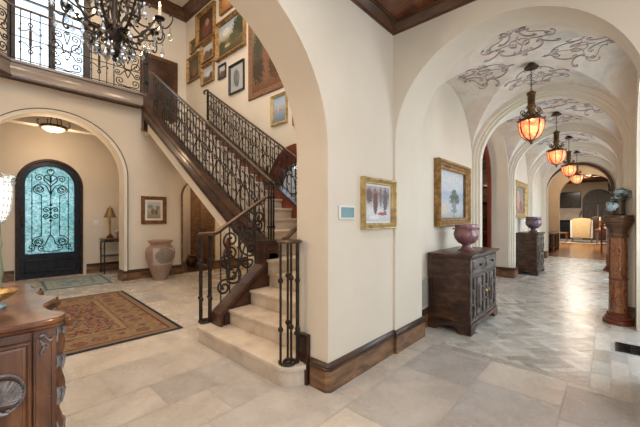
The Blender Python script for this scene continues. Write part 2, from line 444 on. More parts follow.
# ------------------------------------------------------------------ camera, world
cam = bpy.data.objects.new('camera', bpy.data.cameras.new('camera')); COL.objects.link(cam)
cam.data.lens = 18.0; cam.data.sensor_width = 36; cam.data.shift_y = 3.5 / 640
cam.data.clip_start = .05
cam.location = (0, 0, 1.45)
TH = math.atan2(291, 320)
cam.rotation_euler = (PI / 2, 0, TH - PI / 2)
sc.camera = cam
w = bpy.data.worlds.new('sky'); sc.world = w; w.use_nodes = True
w.node_tree.nodes['Background'].inputs[0].default_value = (.87, .935, 1.0, 1)
w.node_tree.nodes['Background'].inputs[1].default_value = 1.55
sc.view_settings.view_transform = 'Standard'; sc.view_settings.look = 'None'
sc.view_settings.gamma = 1; sc.view_settings.use_curve_mapping = False
sc.view_settings.exposure = .7

# ------------------------------------------------------------------ dimensions
YA0, YA1 = 1.73, 2.10          # wall between the camera's room and the stair hall
XB0, XB1 = 3.07, 3.72          # wall with the gallery arch
GC, GR = .79, 1.03             # gallery axis and half width
GL, GRT = GC + GR, GC - GR
ZV = 2.42                      # springing of the gallery vaults
YW0, YW1 = 8.15, 8.50          # wall with the vestibule arch
XP = 4.15                      # picture wall beside the stairs
YU = 8.90                      # rear wall of the upper floor
ZF = 7.2                       # ceiling of the stair hall

# ------------------------------------------------------------------ floors
def tile_floor(name, regions, mat):
    vs = []; fs = []; tones = []
    for poly, tone in regions:
        o = len(vs); vs += [(p[0], p[1], 0) for p in poly]; fs.append(tuple(range(o, o + len(poly)))); tones.append(tone)
    me = bpy.data.meshes.new(name); me.from_pydata(vs, [], fs)
    at = me.attributes.new('tone', 'FLOAT', 'FACE'); at.data.foreach_set('value', tones)
    me.materials.append(mat); o = bpy.data.objects.new(name, me); COL.objects.link(o); o['kind'] = 'structure'
    return o
def clip(poly, x0, x1, y0, y1):
    for ax, lim, sg in ((0, x0, 1), (0, x1, -1), (1, y0, 1), (1, y1, -1)):
        out = []
        for i in range(len(poly)):
            a, b = poly[i - 1], poly[i]; da, db = (a[ax] - lim) * sg, (b[ax] - lim) * sg
            if (da < 0) != (db < 0):
                t = da / (da - db); out.append((a[0] + (b[0] - a[0]) * t, a[1] + (b[1] - a[1]) * t))
            if db >= 0: out.append(b)
        poly = out
        if len(poly) < 3: return None
    return poly
G_ = .0035
reg = []
HB = (3.56, 14.42, .0, 1.58)    # herringbone field with its border
rt = random.Random(3)
y = -4.0
while y < 10.1:
    hgt = rt.choice([.41, .61, .61]); x = -3.2 + rt.random() * .5
    while x < 14.45:
        wd = rt.choice([.41, .61, .61, .92]); q = (x + G_, x + wd - G_, y + G_, y + hgt - G_); tone = rt.random()
        p = [(q[0], q[2]), (q[1], q[2]), (q[1], q[3]), (q[0], q[3])]
        x += wd
        parts = [clip(p, -9, HB[0], -9, 19), clip(p, HB[0], 19, -9, HB[2]), clip(p, HB[0], 19, HB[3], 19)] if (q[1] > HB[0] and q[3] > HB[2] and q[2] < HB[3]) else [p]
        reg += [(c, tone) for c in parts if c]
    y += hgt
tile_floor('floor', reg, M['tile'])
reg = []
x = HB[0]
while x < HB[1]:
    for (a, b) in ((HB[2], HB[2] + .14), (HB[3] - .14, HB[3])):
        reg.append((rect(x + G_, min(x + .36, HB[1]) - G_, a + G_, b - G_), rt.random()))
    x += .36
y = HB[2] + .14
while y < HB[3] - .15:
    reg.append((rect(HB[0] + G_, HB[0] + .10 - G_, y + G_, min(y + .29, HB[3] - .14) - G_), rt.random() * .5)); y += .29
L_, W_ = .27, .09
ca = math.cos(PI / 4)
for i in range(-12, 30):
    for j in range(-4, 36):
        for k in (0, 1):
            # herringbone: pairs of planks on a staggered lattice
            u0 = i * W_ + j * L_; v0 = i * W_ - j * L_
            if k == 0: q = rect(u0, u0 + L_, v0, v0 + W_)
            else: q = rect(u0 + L_, u0 + L_ + W_, v0 + W_ - L_, v0 + W_)
            g = .0022
            q = [(q[0][0] + g, q[0][1] + g), (q[1][0] - g, q[1][1] + g), (q[2][0] - g, q[2][1] - g), (q[3][0] + g, q[3][1] - g)]
            p = [(HB[0] + (a - b) * ca, (a + b) * ca) for a, b in q]
            p = clip(p, HB[0] + .10, HB[1], HB[2] + .14 + .002, HB[3] - .14 - .002)
            if p: reg.append((p, rt.random()))
tile_floor('floor', reg, M['inset'])
struct('floor', MB().box(-3.2, 14.45, -4, 10.4, -.12, -.002), M['grout'])
struct('floor', MB().box(14.45, 28, -4, 7, -.12, .0), M['plank'])
struct('floor', MB().box(3.66, 4.7, 8.16, 10.4, -.0015, .004), M['darkwood'])      # dark boards of the back hall

# ------------------------------------------------------------------ camera's room
struct('wall_front', MB().slab(wall_outline(-3.2, XB0 + .3, 0, ZF, [arch(.86, 1.14, 2.0)]), YA0, YA1, XZ(0), holes=[list(reversed(rect(-.6, 2.9, 4.1, 6.6)))]), M['plaster_w'])
wl = MB(); wl.slab(rect(-.6, 2.9, 4.1, 6.6), YA0 + .12, YA0 + .18, XZ(0), holes=[list(reversed(rect(-.5, 1.1, 4.2, 6.5))), list(reversed(rect(1.2, 2.8, 4.2, 6.5)))])
for z in (5.0, 5.8): wl.box(-.5, 2.8, YA0 + .13, YA0 + .17, z - .02, z + .02)
wlo = struct('window_7', wl, M['blackwood'])
MB().box(-.5, 2.8, YA0 + .145, YA0 + .15, 4.2, 6.5).build('pane', M['pane'], wlo)
struct('wall_front', MB().box(XB0 + .3, XP + .25, YA0, YA1, 3.75, ZF), M['plaster'])
struct('wall_room_left', MB().box(-3.3, -3.2, -4, YA1, 0, 3.7), M['plaster'])
struct('wall_right', MB().slab(wall_outline(-4, YA0 + .05, 0, 3.72, [arch(.755, .95, 2.245, n=40)]), XB0, XB1, lambda a, b, t: (t, a, b + (.16 if t > XB0 + .1 and 2.2 < b < 3.4 else 0))), M['plaster'])
struct('ceiling', MB().box(-3.2, XB0, -4, YA0, 3.5, 3.7), M['coffer'])
CROWN = [(0, -.15), (.018, -.15), (.024, -.12), (.05, -.10), (.085, -.055), (.10, -.045), (.105, -.02), (.12, -.015), (.12, 0), (0, 0)]
def crown(name, path, z, side=1, k=1., m='darkwood'):
    return struct(name, MB().sweep(path, [(d * k, h * k) for d, h in CROWN], lambda a, b, h: (a, b, z + h), side=side), M[m])
crown('trim_1', [(-3.2, YA0), (XB0, YA0), (XB0, -4)], 3.5, side=-1, k=.7)
BASE = [(0, 0), (.028, 0), (.028, .175), (.034, .178), (.034, .192), (.028, .20), (.024, .205), (.026, .215), (.018, .228), (.012, .236), (0, .238)]
def baseboard(name, path, side):
    mb = MB().sweep(path, [(0, 0), (.026, 0), (.026, .18), (0, .18)], lambda a, b, h: (a, b, h), side=side)
    o = struct(name, mb, M['basewood'])
    c = MB().sweep(path, [(0, .178), (.034, .178), (.036, .196), (.028, .202), (.030, .214), (.018, .228), (.014, .24), (0, .24)], lambda a, b, h: (a, b, h), side=side)
    c.build('baseboard_cap', M['capwood'], o)
    return o
baseboard('baseboard_front', [(2.0, 1.915), (2.0, YA0 + .02), (2.02, YA0), (XB0, YA0), (XB0, 1.70), (XB1, 1.70), (XB1, GL), (5.98, GL)], -1)
baseboard('baseboard_gallery', [(8.70, 2.28), (8.70, 1.71), (9.04, 1.71), (9.04, GL), (11.08, GL), (11.08, 1.71), (11.42, 1.71), (11.42, GL), (13.7, GL), (13.7, 1.71), (14.08, 1.71)], -1)

# ------------------------------------------------------------------ gallery
BAYS = [(3.72, 6.0), (6.3, 8.72), (9.02, 11.1), (11.4, 13.72)]
RIBS = [(6.0, 6.3), (8.72, 9.02), (11.1, 11.4), (13.72, 14.05)]
def zv(bay, x, y):
    xc = (bay[0] + bay[1]) / 2; rx = (bay[1] - bay[0]) / 2
    a = max(0, 1 - ((y - GC) / (GR + .02)) ** 2); b = max(0, 1 - ((x - xc) / rx) ** 2)
    return ZV + 1.05 * max(math.sqrt(a), math.sqrt(b))
def motif(mb, bay, ang):
    """one web's painted scrollwork: a stem with paired curls running out from the crown of the vault"""
    xc = (bay[0] + bay[1]) / 2; rx = (bay[1] - bay[0]) / 2
    along = (math.cos(ang), math.sin(ang)); across = (-math.sin(ang), math.cos(ang))
    def mp(u, v):
        x = xc + (along[0] * v + across[0] * u) * rx; y = GC + (along[1] * v + across[1] * u) * GR
        return (x, y, zv(bay, x, y) - .004)
    r = .0046
    mb.tube([mp(.02 * math.sin(i), .14 + .5 * i / 14) for i in range(15)], r, 4)
    for sg in (-1, 1):
        for e, rr in ((1, r), (.80, r * .8)):
            scroll(mb, 'C', sg * .13, .34, .26 * e, mp, rr, flip=sg, rot=-sg * .7, wide=1.3, n=4)
            scroll(mb, 'S', sg * .17, .53, .32 * e, mp, rr, flip=sg, rot=-sg * .9, wide=1.3, n=4)
            scroll(mb, 'C', sg * .10, .68, .24 * e, mp, rr, flip=-sg, rot=sg * .3, wide=1.4, n=4)
            scroll(mb, 'C', sg * .27, .46, .20 * e, mp, rr, flip=-sg, rot=sg * 1.1, wide=1.4, n=4)
        scroll(mb, 'S', sg * .05, .24, .16, mp, r, flip=sg, rot=-sg * .4, wide=1.3, n=4)
        scroll(mb, 'S', sg * .20, .66, .22, mp, r, flip=-sg, rot=sg * .8, wide=1.2, n=4)
        scroll(mb, 'C', sg * .06, .50, .16, mp, r, flip=sg, rot=sg * .2, wide=1.4, n=4)
        scroll(mb, 'C', sg * .31, .60, .14, mp, r, flip=sg, rot=-sg * .5, wide=1.4, n=4)
    for q in range(7):
        a = PI * q / 6; mb.tube([mp(.02 * math.cos(a), .73 + .02 * math.sin(a)), mp(.11 * math.cos(a), .74 + .10 * math.sin(a)), mp(.08 * math.cos(a + .35), .74 + .12 * math.sin(a + .3))], r * .8, 4)
for bi, bay in enumerate(BAYS):
    N = 28; vs = []; fs = []
    xc = (bay[0] + bay[1]) / 2; rx = (bay[1] - bay[0]) / 2
    g = [-math.cos(PI * i / N) for i in range(N + 1)]
    for a in g:
        for b in g:
            x, y = xc + a * rx, GC + b * (GR + .02); vs.append((x, y, zv(bay, x, y)))
    K = N + 1
    for i in range(N):
        for j in range(N):
            q = (i * K + j, (i + 1) * K + j, (i + 1) * K + j + 1, i * K + j + 1)
            if (i < N / 2) == (j < N / 2): fs += [(q[0], q[1], q[2]), (q[0], q[2], q[3])]
            else: fs += [(q[0], q[1], q[3]), (q[1], q[2], q[3])]
    v = MB(); v.add(vs, fs); o = v.build('ceiling', M['vault'], smooth=22); o['kind'] = 'structure'
    if bi < 4:
        mo = MB()
        for k in range(4): motif(mo, bay, k * PI / 2)
        mo.build('painted_scrollwork', M['ink'], o)
for i, (x0, x1) in enumerate(RIBS):
    # pilaster and arch in one: a stepped transverse rib
    for (d, e) in ((.0, 1.0), (.045, .96), (.09, .92)):
        last = False
        o2 = [(GL + .12, 0), (GL + .12, 3.75), (GRT - .12, 3.75), (GRT - .12, 0)]
        R = e if not last else .86
        c = GC if not last else .88
        inner = arch(c, R, ZV - .02 if not last else 2.36, n=40)
        ol = [(GRT - .12, 0)] + inner + [(GL + .12, 0), (GL + .12, 3.75), (GRT - .12, 3.75)]
        struct('trim_%d' % (2 + i), MB().slab(ol, x0 + d, x1 - d, YZ(0)), M['trimplaster'])
# side walls of the bays
struct('wall_gallery_left', MB().box(3.72, 6.02, GL, GL + .12, 0, 3.7), M['plaster_w'])
struct('wall_gallery_left', MB().slab(wall_outline(6.02, 9.0, 0, 3.7, [arch(7.50, 1.2, 2.30)]), GL, GL + .40, XZ(0)), M['plaster'])
struct('wall_gallery_left', MB().box(9.0, 14.4, GL, GL + .12, 0, 3.7), M['plaster_w'])
for i, (x0, x1) in enumerate(BAYS):
    xc = (x0 + x1) / 2
    struct('wall_gallery_right', MB().slab(wall_outline(x0 - .17, x1 + .17, 0, 3.7, [arch(xc, .85, 2.2)]), GRT - .30, GRT, XZ(0)), M['plaster_w'])
    # glazed garden opening of the bay
    wn = MB()
    a, b = arch(xc, .85, 2.2), list(reversed(arch(xc, .79, 2.2, .09)))
    wn.slab(a, -.45, -.39, XZ(0), holes=[b])
    for k in (-.27, .27): wn.box(xc + k - .02, xc + k + .02, -.44, -.40, .09, 2.9)
    for z in (.9, 1.6, 2.2): wn.box(xc - .79, xc + .79, -.44, -.40, z - .02, z + .02)
    f = struct('window_%d' % (3 + i), wn, M['blackwood'])
    MB().slab(arch(xc, .79, 2.2, .09), -.425, -.415, XZ(0)).build('pane', M['pane'], f)
# baseboards of the right hand pilasters
for i, (x0, x1) in enumerate(RIBS):
    baseboard('baseboard_right', [(x1 + .02, GRT), (x1, GC - .97), (x0, GC - .97), (x0 - .02, GRT)], -1)
# wooden arch casing at the far end
cas = MB().slab([(.0 + .88 - .9, 0)] + arch(.88, .845, 2.36, n=40) + list(reversed(arch(.88, .945, 2.36, n=40)))[0:], 14.36, 14.40, YZ(0)) if False else MB()
struct('wall_gallery_end', MB().slab(wall_outline(-.8, 2.4, 0, 3.75, [arch(.86, .86, 2.36, n=40)]), 14.1, 14.5, YZ(0)), M['plaster'])
a = arch(.86, .95, 2.36, n=40); b = arch(.86, .86, 2.36, n=40)
cas.slab(a + list(reversed(b)), 14.05, 14.12, YZ(0))
struct('trim_6', cas, M['darkwood'])

# library room seen through the second bay
struct('wall_library', MB().box(6.0, 10.4, 4.0, 4.1, 0, 3.6), M['redwood'])
struct('wall_library', MB().box(10.3, 10.4, GL + .4, 4.0, 0, 3.6), M['redwood'])
struct('wall_library', MB().box(6.0, 6.1, GL + .4, 4.0, 0, 3.6), M['redwood'])
struct('ceiling', MB().box(6.0, 10.4, GL + .4, 4.1, 3.6, 3.7), M['redwood'])
a = arch(7.50, 1.2, 2.30); b = arch(7.50, 1.12, 2.30)
struct('trim_7', MB().slab(a + list(reversed(b)), GL + .36, GL + .44, XZ(0)), M['redwood'])

# passage and living room beyond
struct('wall_passage', MB().box(14.4, 18.0, 2.1, 2.2, 0, 4.2), M['plaster'])
struct('wall_passage', MB().box(14.4, 18.0, -.6, -.5, 0, 4.2), M['plaster'])
struct('ceiling', MB().box(14.4, 18.0, -.6, 2.2, 3.75, 3.85), M['plaster_w'])
struct('wall_living', MB().slab(wall_outline(-4, 7, 0, 4.6, [arch(.74, 1.0, 2.3, n=36)]), 18.0, 18.3, YZ(0)), M['plaster_w'])
struct('wall_far', MB().box(27.0, 27.2, -4, 7, 0, 4.6), M['plaster_w'])
struct('wall_living_left', MB().box(18.3, 27, 6.9, 7, 0, 4.6), M['plaster_w'])
struct('wall_living_right', MB().box(18.3, 27, -4, -3.9, 0, 4.6), M['plaster_w'])
struct('ceiling', MB().box(18.3, 27, -4, 7, 3.86, 3.96), M['midwood'])
for k, x in enumerate((20, 22, 24, 26)):
    struct('trim_8', MB().box(x - .14, x + .14, -3.9, 6.9, 3.6, 3.86), M['darkwood'])
baseboard('baseboard_far', [(14.45, 2.1), (18.0, 2.1)], -1)

# ------------------------------------------------------------------ stair hall
wo = wall_outline(-2.5, 6.0, 0, 3.36, [arch(1.20, 1.17, 2.33, n=40), arch(4.14, .47, 1.98)])
wo = wo[:-2] + [(6.0, 3.36), (2.78, 3.36), (2.78, 3.975), (-2.5, 3.975)]
struct('wall_back', MB().slab(wo, YW0, YW1, XZ(0)), M['plaster'])
a = arch(1.20, 1.235, 2.33, n=40); b = arch(1.20, 1.17, 2.33, n=40)
struct('trim_9', MB().slab(a + list(reversed(b)), YW0 - .022, YW0, XZ(0)), M['trimplaster'])
a = arch(1.20, 1.25, 2.33, n=40); b = arch(1.20, 1.235, 2.33, n=40)
struct('trim_9', MB().slab(a + list(reversed(b)), YW0 - .032, YW0, XZ(0)), M['railtop'])
struct('wall_upper_back', MB().slab(rect(-2.5, XP + .1, 3.4, ZF), YU, YU + .25, XZ(0), holes=[rect(.52, 1.90, 4.42, 6.95)]), M['plaster'])
struct('wall_stair', MB().slab([(2.1, 0), (5.3, 0), (5.3, 2.45), (9.1, 2.45), (9.1, ZF), (2.1, ZF)], XP, XP + .25, YZ(0), holes=[arch(4.40, .80, 2.03, 1.3)]), M['plaster'])
struct('wall_hall', MB().box(5.9, 6.0, 5.3, YW0, 0, 2.5), M['plaster'])
struct('wall_hall', MB().box(XP, 6.0, 5.2, 5.3, 0, 2.5), M['plaster'])
struct('ceiling', MB().box(XP + .25, 6.0, 5.3, YW0, 2.45, 2.55), M['plaster'])
struct('wall_left', MB().box(-2.7, -2.5, YA1, 10.4, 0, ZF), M['plaster'])
struct('ceiling', MB().box(-2.7, XP + .25, YA0, YU + .25, ZF, ZF + .1), M['plaster'])
crown('trim_10', [(-2.5, YU), (XP, YU), (XP, YA1)], ZF, side=-1, k=1.7)
baseboard('baseboard_back', [(2.37, YW1), (2.37, YW0), (3.66, YW0)], -1)
baseboard('baseboard_back', [(4.62, YW0), (5.9, YW0)], -1)
baseboard('baseboard_left', [(-.0, YW0), (.03, YW0), (.03, YW1)], -1)
# wooden lining of the back hall doorway
a = arch(4.14, .47, 1.98); b = arch(4.14, .43, 1.98)
struct('trim_11', MB().slab(a + list(reversed(b)), YW0 - .03, YW1 + .02, XZ(0)), M['basewood'])
struct('wall_back_hall', MB().box(3.3, 5.0, 10.3, 10.4, 0, 2.7), M['plaster'])
struct('wall_back_hall', MB().box(3.3, 3.6, YW1, 10.3, 0, 2.7), M['plaster'])
struct('wall_back_hall', MB().box(4.95, 5.05, YW1, 10.3, 0, 2.7), M['basewood'])
struct('ceiling', MB().box(3.3, 5.05, YW1, 10.4, 2.6, 2.7), M['plaster'])
d = MB(); d.box(4.88, 4.94, 8.62, 9.55, .02, 2.25)
d3 = struct('door_3', d, M['darkwood'])
for z0, z1 in ((.2, .95), (1.1, 2.1)): MB().box(4.86, 4.885, 8.74, 9.43, z0, z1).build('door_panel', M['basewood'], d3, bev=.008)
MB().tube([(4.87, 8.72, 1.05), (4.82, 8.72, 1.05), (4.82, 8.84, 1.05)], .012, 8).build('door_handle', M['brass'], d3)

# vestibule
struct('wall_vestibule', MB().slab(wall_outline(-.4, 3.1, 0, 3.7, [arch(1.345, .63, 2.21)]), 10.0, 10.25, XZ(0)), M['plaster'])
struct('wall_vestibule', MB().box(3.0, 3.1, YW1, 10.0, 0, 3.7), M['plaster'])
struct('wall_vestibule', MB().box(-.4, -.3, YW1, 10.0, 0, 3.7), M['plaster'])
struct('ceiling', MB().box(-.4, 3.1, YW1, 10.0, 3.62, 3.72), M['coffer'])
baseboard('baseboard_vestibule', [(-.3, 10.0), (.70, 10.0)], -1)
baseboard('baseboard_vestibule', [(2.05, 10.0), (3.0, 10.0), (3.0, YW1)], -1)

# front door
def arch_ring(mb, c, r0, r1, spring, base, t0, t1, mp):
    a = arch(c, r0, spring, 0, 36); b = arch(c, r1, spring, base, 36)
    mb.slab(a, t0, t1, mp, holes=[list(reversed(b))]); return mb
d1 = struct('door_1', arch_ring(MB(), 1.345, .63, .46, 2.21, .58, 10.02, 10.09, XZ(0)), M['blackmetal'], label='black iron front door with arched teal glass and scrolled grille')
arch_ = arch(1.345, .63, 2.21, 0, 36); inn = arch(1.345, .575, 2.21, 0, 36)
MB().slab(arch_ + list(reversed(inn)), 9.97, 10.1, XZ(0)).build('door_frame', M['rust'], d1)
p = MB(); p.sweep([(.86, .14), (1.83, .14), (1.83, .44), (.86, .44)], [(0, 0), (.03, 0), (.03, -.02), (.015, -.025), (0, -.02)], lambda a, b, h: (a, 10.02 + h, b), closed=True)
p.build('bottom_panel', M['blackmetal'], d1)
MB().slab(arch(1.345, .46, 2.21, .58, 36), 10.055, 10.065, XZ(0)).build('glass', M['rain'], d1)
gr = MB(); mpd = lambda a, b: (1.345 + a, 10.03, b)
for a, z0, z1 in ((-.34, .60, 2.45), (-.17, .98, 1.98), (0, 1.0, 2.30), (.17, .98, 1.98), (.34, .60, 2.45)):
    gr.tube([mpd(a, z0), mpd(a, z1)], .009, 6)
    for z in (1.2, 1.78): gr.ball(mpd(a, z), .019, 6)
for sg in (-1, 1):
    curl(gr, (0, 1.98), (sg * .07, 2.17), (sg * .19, 2.12), .12, 1.4, -sg, mpd)
    curl(gr, (sg * .17, 1.98), (sg * .31, 2.07), (sg * .22, 2.12), .1, 1.2, sg, mpd)
    curl(gr, (0, 2.28), (sg * .15, 2.44), (sg * .21, 2.38), .08, 1.3, -sg, mpd)
    curl(gr, (0, 2.28), (sg * .05, 2.50), (sg * .0, 2.56), .06, .6, sg, mpd)
    curl(gr, (0, 2.02), (sg * .09, 2.28), (sg * .02, 2.40), .1, .5, sg, mpd)
    curl(gr, (0, 1.02), (sg * .08, .84), (sg * .20, .86), .12, 1.4, sg, mpd)
    curl(gr, (sg * .17, 1.0), (sg * .33, .90), (sg * .23, .85), .1, 1.2, -sg, mpd)
    curl(gr, (sg * .02, .62), (sg * .17, .64), (sg * .17, .71), .07, 1.1, sg, mpd)
    curl(gr, (sg * .42, .64), (sg * .34, .66), (sg * .35, .73), .06, 1.1, -sg, mpd)
    curl(gr, (0, 1.62), (sg * .09, 1.68), (sg * .085, 1.62), .05, 1.0, -sg, mpd)
    curl(gr, (0, 1.48), (sg * .09, 1.42), (sg * .085, 1.48), .05, 1.0, sg, mpd)
for z in (1.36, 1.46, 1.55, 1.64, 1.74): gr.ball(mpd(0, z), .03, 8)
gr.build('scroll_grille', M['blackmetal'], d1)
hd = MB(); hd.box(.815, .87, 9.985, 10.02, 1.15, 1.62); hd.tube([(.84, 9.99, 1.22), (.84, 9.94, 1.27), (.84, 9.935, 1.4), (.84, 9.99, 1.5)], .012, 6)
scroll(hd, 'S', .84, 1.42, .3, lambda a, b: (a, 9.975, b), .008)
hd.build('door_handle', M['rust'], d1)

# outside the front door and the upper window
g = MB().box(-8, 10, 10.4, 26, -.25, -.05); struct('ground', g, mottled('lawn', [(.10, .16, .06), (.22, .30, .13)], 4, .9))
hm = mottled('clipped hedge', [(.02, .05, .02), (.10, .17, .07)], 9, .9, bump=.6)
hg = MB(); rh = random.Random(5)
for i in range(60):
    hg.ball((-5 + 12 * rh.random(), 15.5 + 1.2 * rh.random(), .2 + .9 * rh.random()), .4 + .3 * rh.random(), 9, .8)
hg = hg.build('hedge', hm); hg['kind'] = 'stuff'; hg['label'] = 'green hedge in the garden blurred behind the front door glass'; hg['category'] = 'hedge'

# upper window
w1 = MB(); w1.slab(rect(.52, 1.90, 4.42, 6.95), YU - .02, YU + .16, XZ(0), holes=[rect(.64, 1.15, 4.56, 6.9), rect(1.27, 1.77, 4.56, 6.9)])
w1o = struct('window_1', w1, M['blackwood'])
pn = MB().box(.64, 1.15, YU + .08, YU + .09, 4.56, 6.9); pn.box(1.27, 1.77, YU + .08, YU + .09, 4.56, 6.9)
pn.build('pane', M['pane'], w1o)
mu = MB()
for z in (5.95,): mu.box(.64, 1.15, YU + .06, YU + .11, z - .02, z + .02); mu.box(1.27, 1.77, YU + .06, YU + .11, z - .02, z + .02)
mu.build('muntin', M['blackwood'], w1o)
ha = MB()
for x in (1.185, 1.235): ha.box(x - .012, x + .012, YU - .01, YU + .03, 5.0, 5.25); ha.tube([(x, YU, 5.1), (x, YU - .05, 5.1), (x + (.06 if x > 1.21 else -.06), YU - .05, 5.08)], .009, 6)
ha.build('door_handle', M['iron'], w1o)
# upper landing door
d2 = MB().slab(rect(2.95, 3.90, 3.56, 5.70), YU - .035, YU + .0, XZ(0), holes=[rect(3.05, 3.80, 3.57, 5.60)])
d2o = struct('door_2', d2, M['darkwood'])
MB().box(3.05, 3.80, YU - .012, YU + .0, 3.57, 5.60).build('door_leaf', M['capwood'], d2o)
for z0, z1 in ((3.75, 4.5), (4.65, 5.48)):
    MB().box(3.16, 3.69, YU - .022, YU - .011, z0, z1).build('door_panel', M['capwood'], d2o, bev=.006)
MB().ball((3.73, YU - .05, 4.55), .028).build('door_handle', M['brass'], d2o)
# arched window beside the stairs
w2 = MB(); a = arch(4.40, .80, 2.03, 1.30, 30); b = arch(4.40, .58, 1.88, 1.42, 30)
w2.slab(a, XP - .02, XP + .14, YZ(0), holes=[list(reversed(b))])
w2o = struct('window_2', w2, M['redwood'])
MB().slab(b, XP + .06, XP + .07, YZ(0)).build('pane', M['pane'], w2o)
q = MB(); q.box(XP + .05, XP + .08, 4.385, 4.415, 1.42, 2.45); q.box(XP + .05, XP + .08, 3.83, 4.97, 1.88, 1.91); q.build('muntin', M['redwood'], w2o)
# rear garden court wall outside it

# ------------------------------------------------------------------ staircase
R_ = .178; TR = .267; Y5 = 3.20
XS0, XS1 = 2.84, 3.95
def nose(k): return Y5 + (k - 5) * TR
st = thing('staircase', 'travertine staircase with dark wood stringers climbing to the upper landing', 'staircase', (2.7, 2.75, 0))
def rounded_step(grow, z0, z1):
    o = [(2.10, 1.955 - grow + .03)]
    o = []
    cx, cy, r = 2.02, 2.13, .195 + grow
    for i in range(10): 
        a = -PI / 2 - PI / 2 * i / 9; o.append((cx + r * math.cos(a) * (.25 + grow) / r, cy + r * math.sin(a)))
    cx, cy = 2.02, 3.5
    for i in range(14):
        a = PI + (PI / 2 + .5) * -i / 13; o.append((cx + (.24 + grow) * math.cos(a), cy + (.20 + grow) * math.sin(a)))
    o.append((2.14, 3.5)); o.append((2.4, 3.36)); o.append((2.4, 2.104)); o.append((1.972, 2.104))
    return [(min(p[0], 1.972) if p[1] < 2.1 else p[0], p[1]) for p in o]
m = MB(); m.slab(rounded_step(-.022, 0, 0), 0, .140, XY); m.slab(rounded_step(0, 0, 0), .140, R_, XY)
m.build('starting_step', M['travertine'], st, bev=.008)
for k in (2, 3):
    x = 2.07 + .30 * (k - 2); m = MB()
    m.box(x + .025, x + .34, 2.104, 3.36, R_ * (k - 1), R_ * k - .035); m.box(x, x + .345, 2.104, 3.36, R_ * k - .035, R_ * k)
    m.build('step', M['travertine'], st, bev=.008)
m = MB(); m.box(2.695, 4.145, 2.104, 3.40, R_ * 3, R_ * 4 - .035); m.box(2.67, 4.145, 2.104, 3.40, R_ * 4 - .035, R_ * 4)
m.build('quarter_landing', M['travertine'], st, bev=.008)
for k in range(5, 21):
    y = nose(k); m = MB(); xa = XS0 if k > 5 else 2.63
    last = k == 20
    xb = XS1
    m.box(XS0, xb, y + .025, y + TR + .05, R_ * (k - 1), R_ * k - .035)
    m.box(xa, xb, y, (y + TR + .03) if k != 5 else y + .15, R_ * k - .035, R_ * k)
    if k == 5: m.box(XS0, xb, y + .15, y + TR + .03, R_ * k - .035, R_ * k); m.box(2.66, XS0, y + .025, y + .15, R_ * 4, R_ * 5 - .035)
    m.build('step', M['travertine'], st, bev=.008)
m = MB(); m.slab([(2.865, nose(20) + .3), (4.145, nose(20) + .3), (4.145, YU - .005), (3.12, YU - .005), (3.12, 8.14), (2.865, 8.14)], 3.38, 3.56, XY); m.build('upper_landing', M['travertine'], st)
# slanting stringers
def zs(y): return .87 + .667 * (y - 3.2)
def rail_z(y): return 1.90 + .657 * (y - 3.36)
poly = [(3.36, zs(3.36) - .29), (3.36, zs(3.36)), (7.88, zs(7.88)), (7.88, zs(7.88) - .29)]
MB().slab(poly, 2.69, 2.84, YZ(0)).build('stringer', M['stringer'], st, bev=.006)
for off, hh, ww in ((-.035, .045, .022), (-.10, .018, .012), (-.29, .03, .016)):
    a, b = 3.4, 7.88
    MB().slab([(a, zs(a) + off), (b, zs(b) + off), (b, zs(b) + off + hh), (a, zs(a) + off + hh)], 2.69 - ww, 2.692, YZ(0)).build('stringer_moulding', M['stringer'], st)
MB().slab([(3.34, zs(3.34)), (7.88, zs(7.88)), (7.88, zs(7.88) + .022), (3.34, zs(3.34) + .022)], 2.675, 2.85, YZ(0)).build('stringer_cap', M['stringer'], st)
# plaster underside of the flight
MB().slab([(3.52, zs(3.52) - .51), (3.52, zs(3.52) - .28), (7.7, zs(7.7) - .28), (7.7, zs(7.7) - .51)], 2.715, 4.14, YZ(0)).build('plaster_soffit', M['plaster_w'], st)
# far stringer against the window side
zc = lambda y: 1.66 + .66 * (y - 4.2)
MB().slab([(3.0, zc(3.0) - .40), (3.0, zc(3.0) + .0), (7.42, zc(7.42)), (7.42, zc(7.42) - .5)], XS1, 4.05, YZ(0)).build('stringer', M['redwood'], st)
MB().slab([(3.0, zc(3.0)), (7.42, zc(7.42)), (7.42, zc(7.42) + .045), (3.0, zc(3.0) + .045)], XS1 - .03, 4.08, YZ(0)).build('stringer_cap', M['stringer'], st)
# lower flight: panelled wooden side
pts = [(1.99, 0), (1.99, .30), (2.60, .80), (2.60, 1.10), (2.86, 1.10), (2.86, 0)]
MB().slab(pts, 3.36, 3.50, XZ(0)).build('lower_stringer', M['stringer'], st)
MB().sweep([(1.985, .18), (1.985, .31), (2.60, .815), (2.60, 1.11), (2.88, 1.11)], [(-.005, -.02), (.03, -.02), (.03, .18), (-.005, .18)], lambda a, b, h: (a, 3.345 + h, b), side=1).build('stringer_cap', M['stringer'], st)
MB().sweep([(2.045, .10), (2.045, .27), (2.655, .77), (2.655, 1.05), (2.84, 1.05)], [(0, 0), (.022, 0), (.022, -.014), (0, -.014)], lambda a, b, h: (a, 3.36 + h, b), side=1).build('stringer_moulding', M['stringer'], st)
# skirt where the first steps meet the jamb
sk = MB(); sk.box(1.975, 1.998, 1.93, 2.09, 0, .43); sk.sweep([(1.93, 0), (1.93, .43), (2.09, .43)], [(0, 0), (.03, 0), (.03, -.02), (0, -.02)], lambda a, b, h: (1.975 + h, a, b), side=-1)
sk.build('skirt_board', M['stringer'], st)

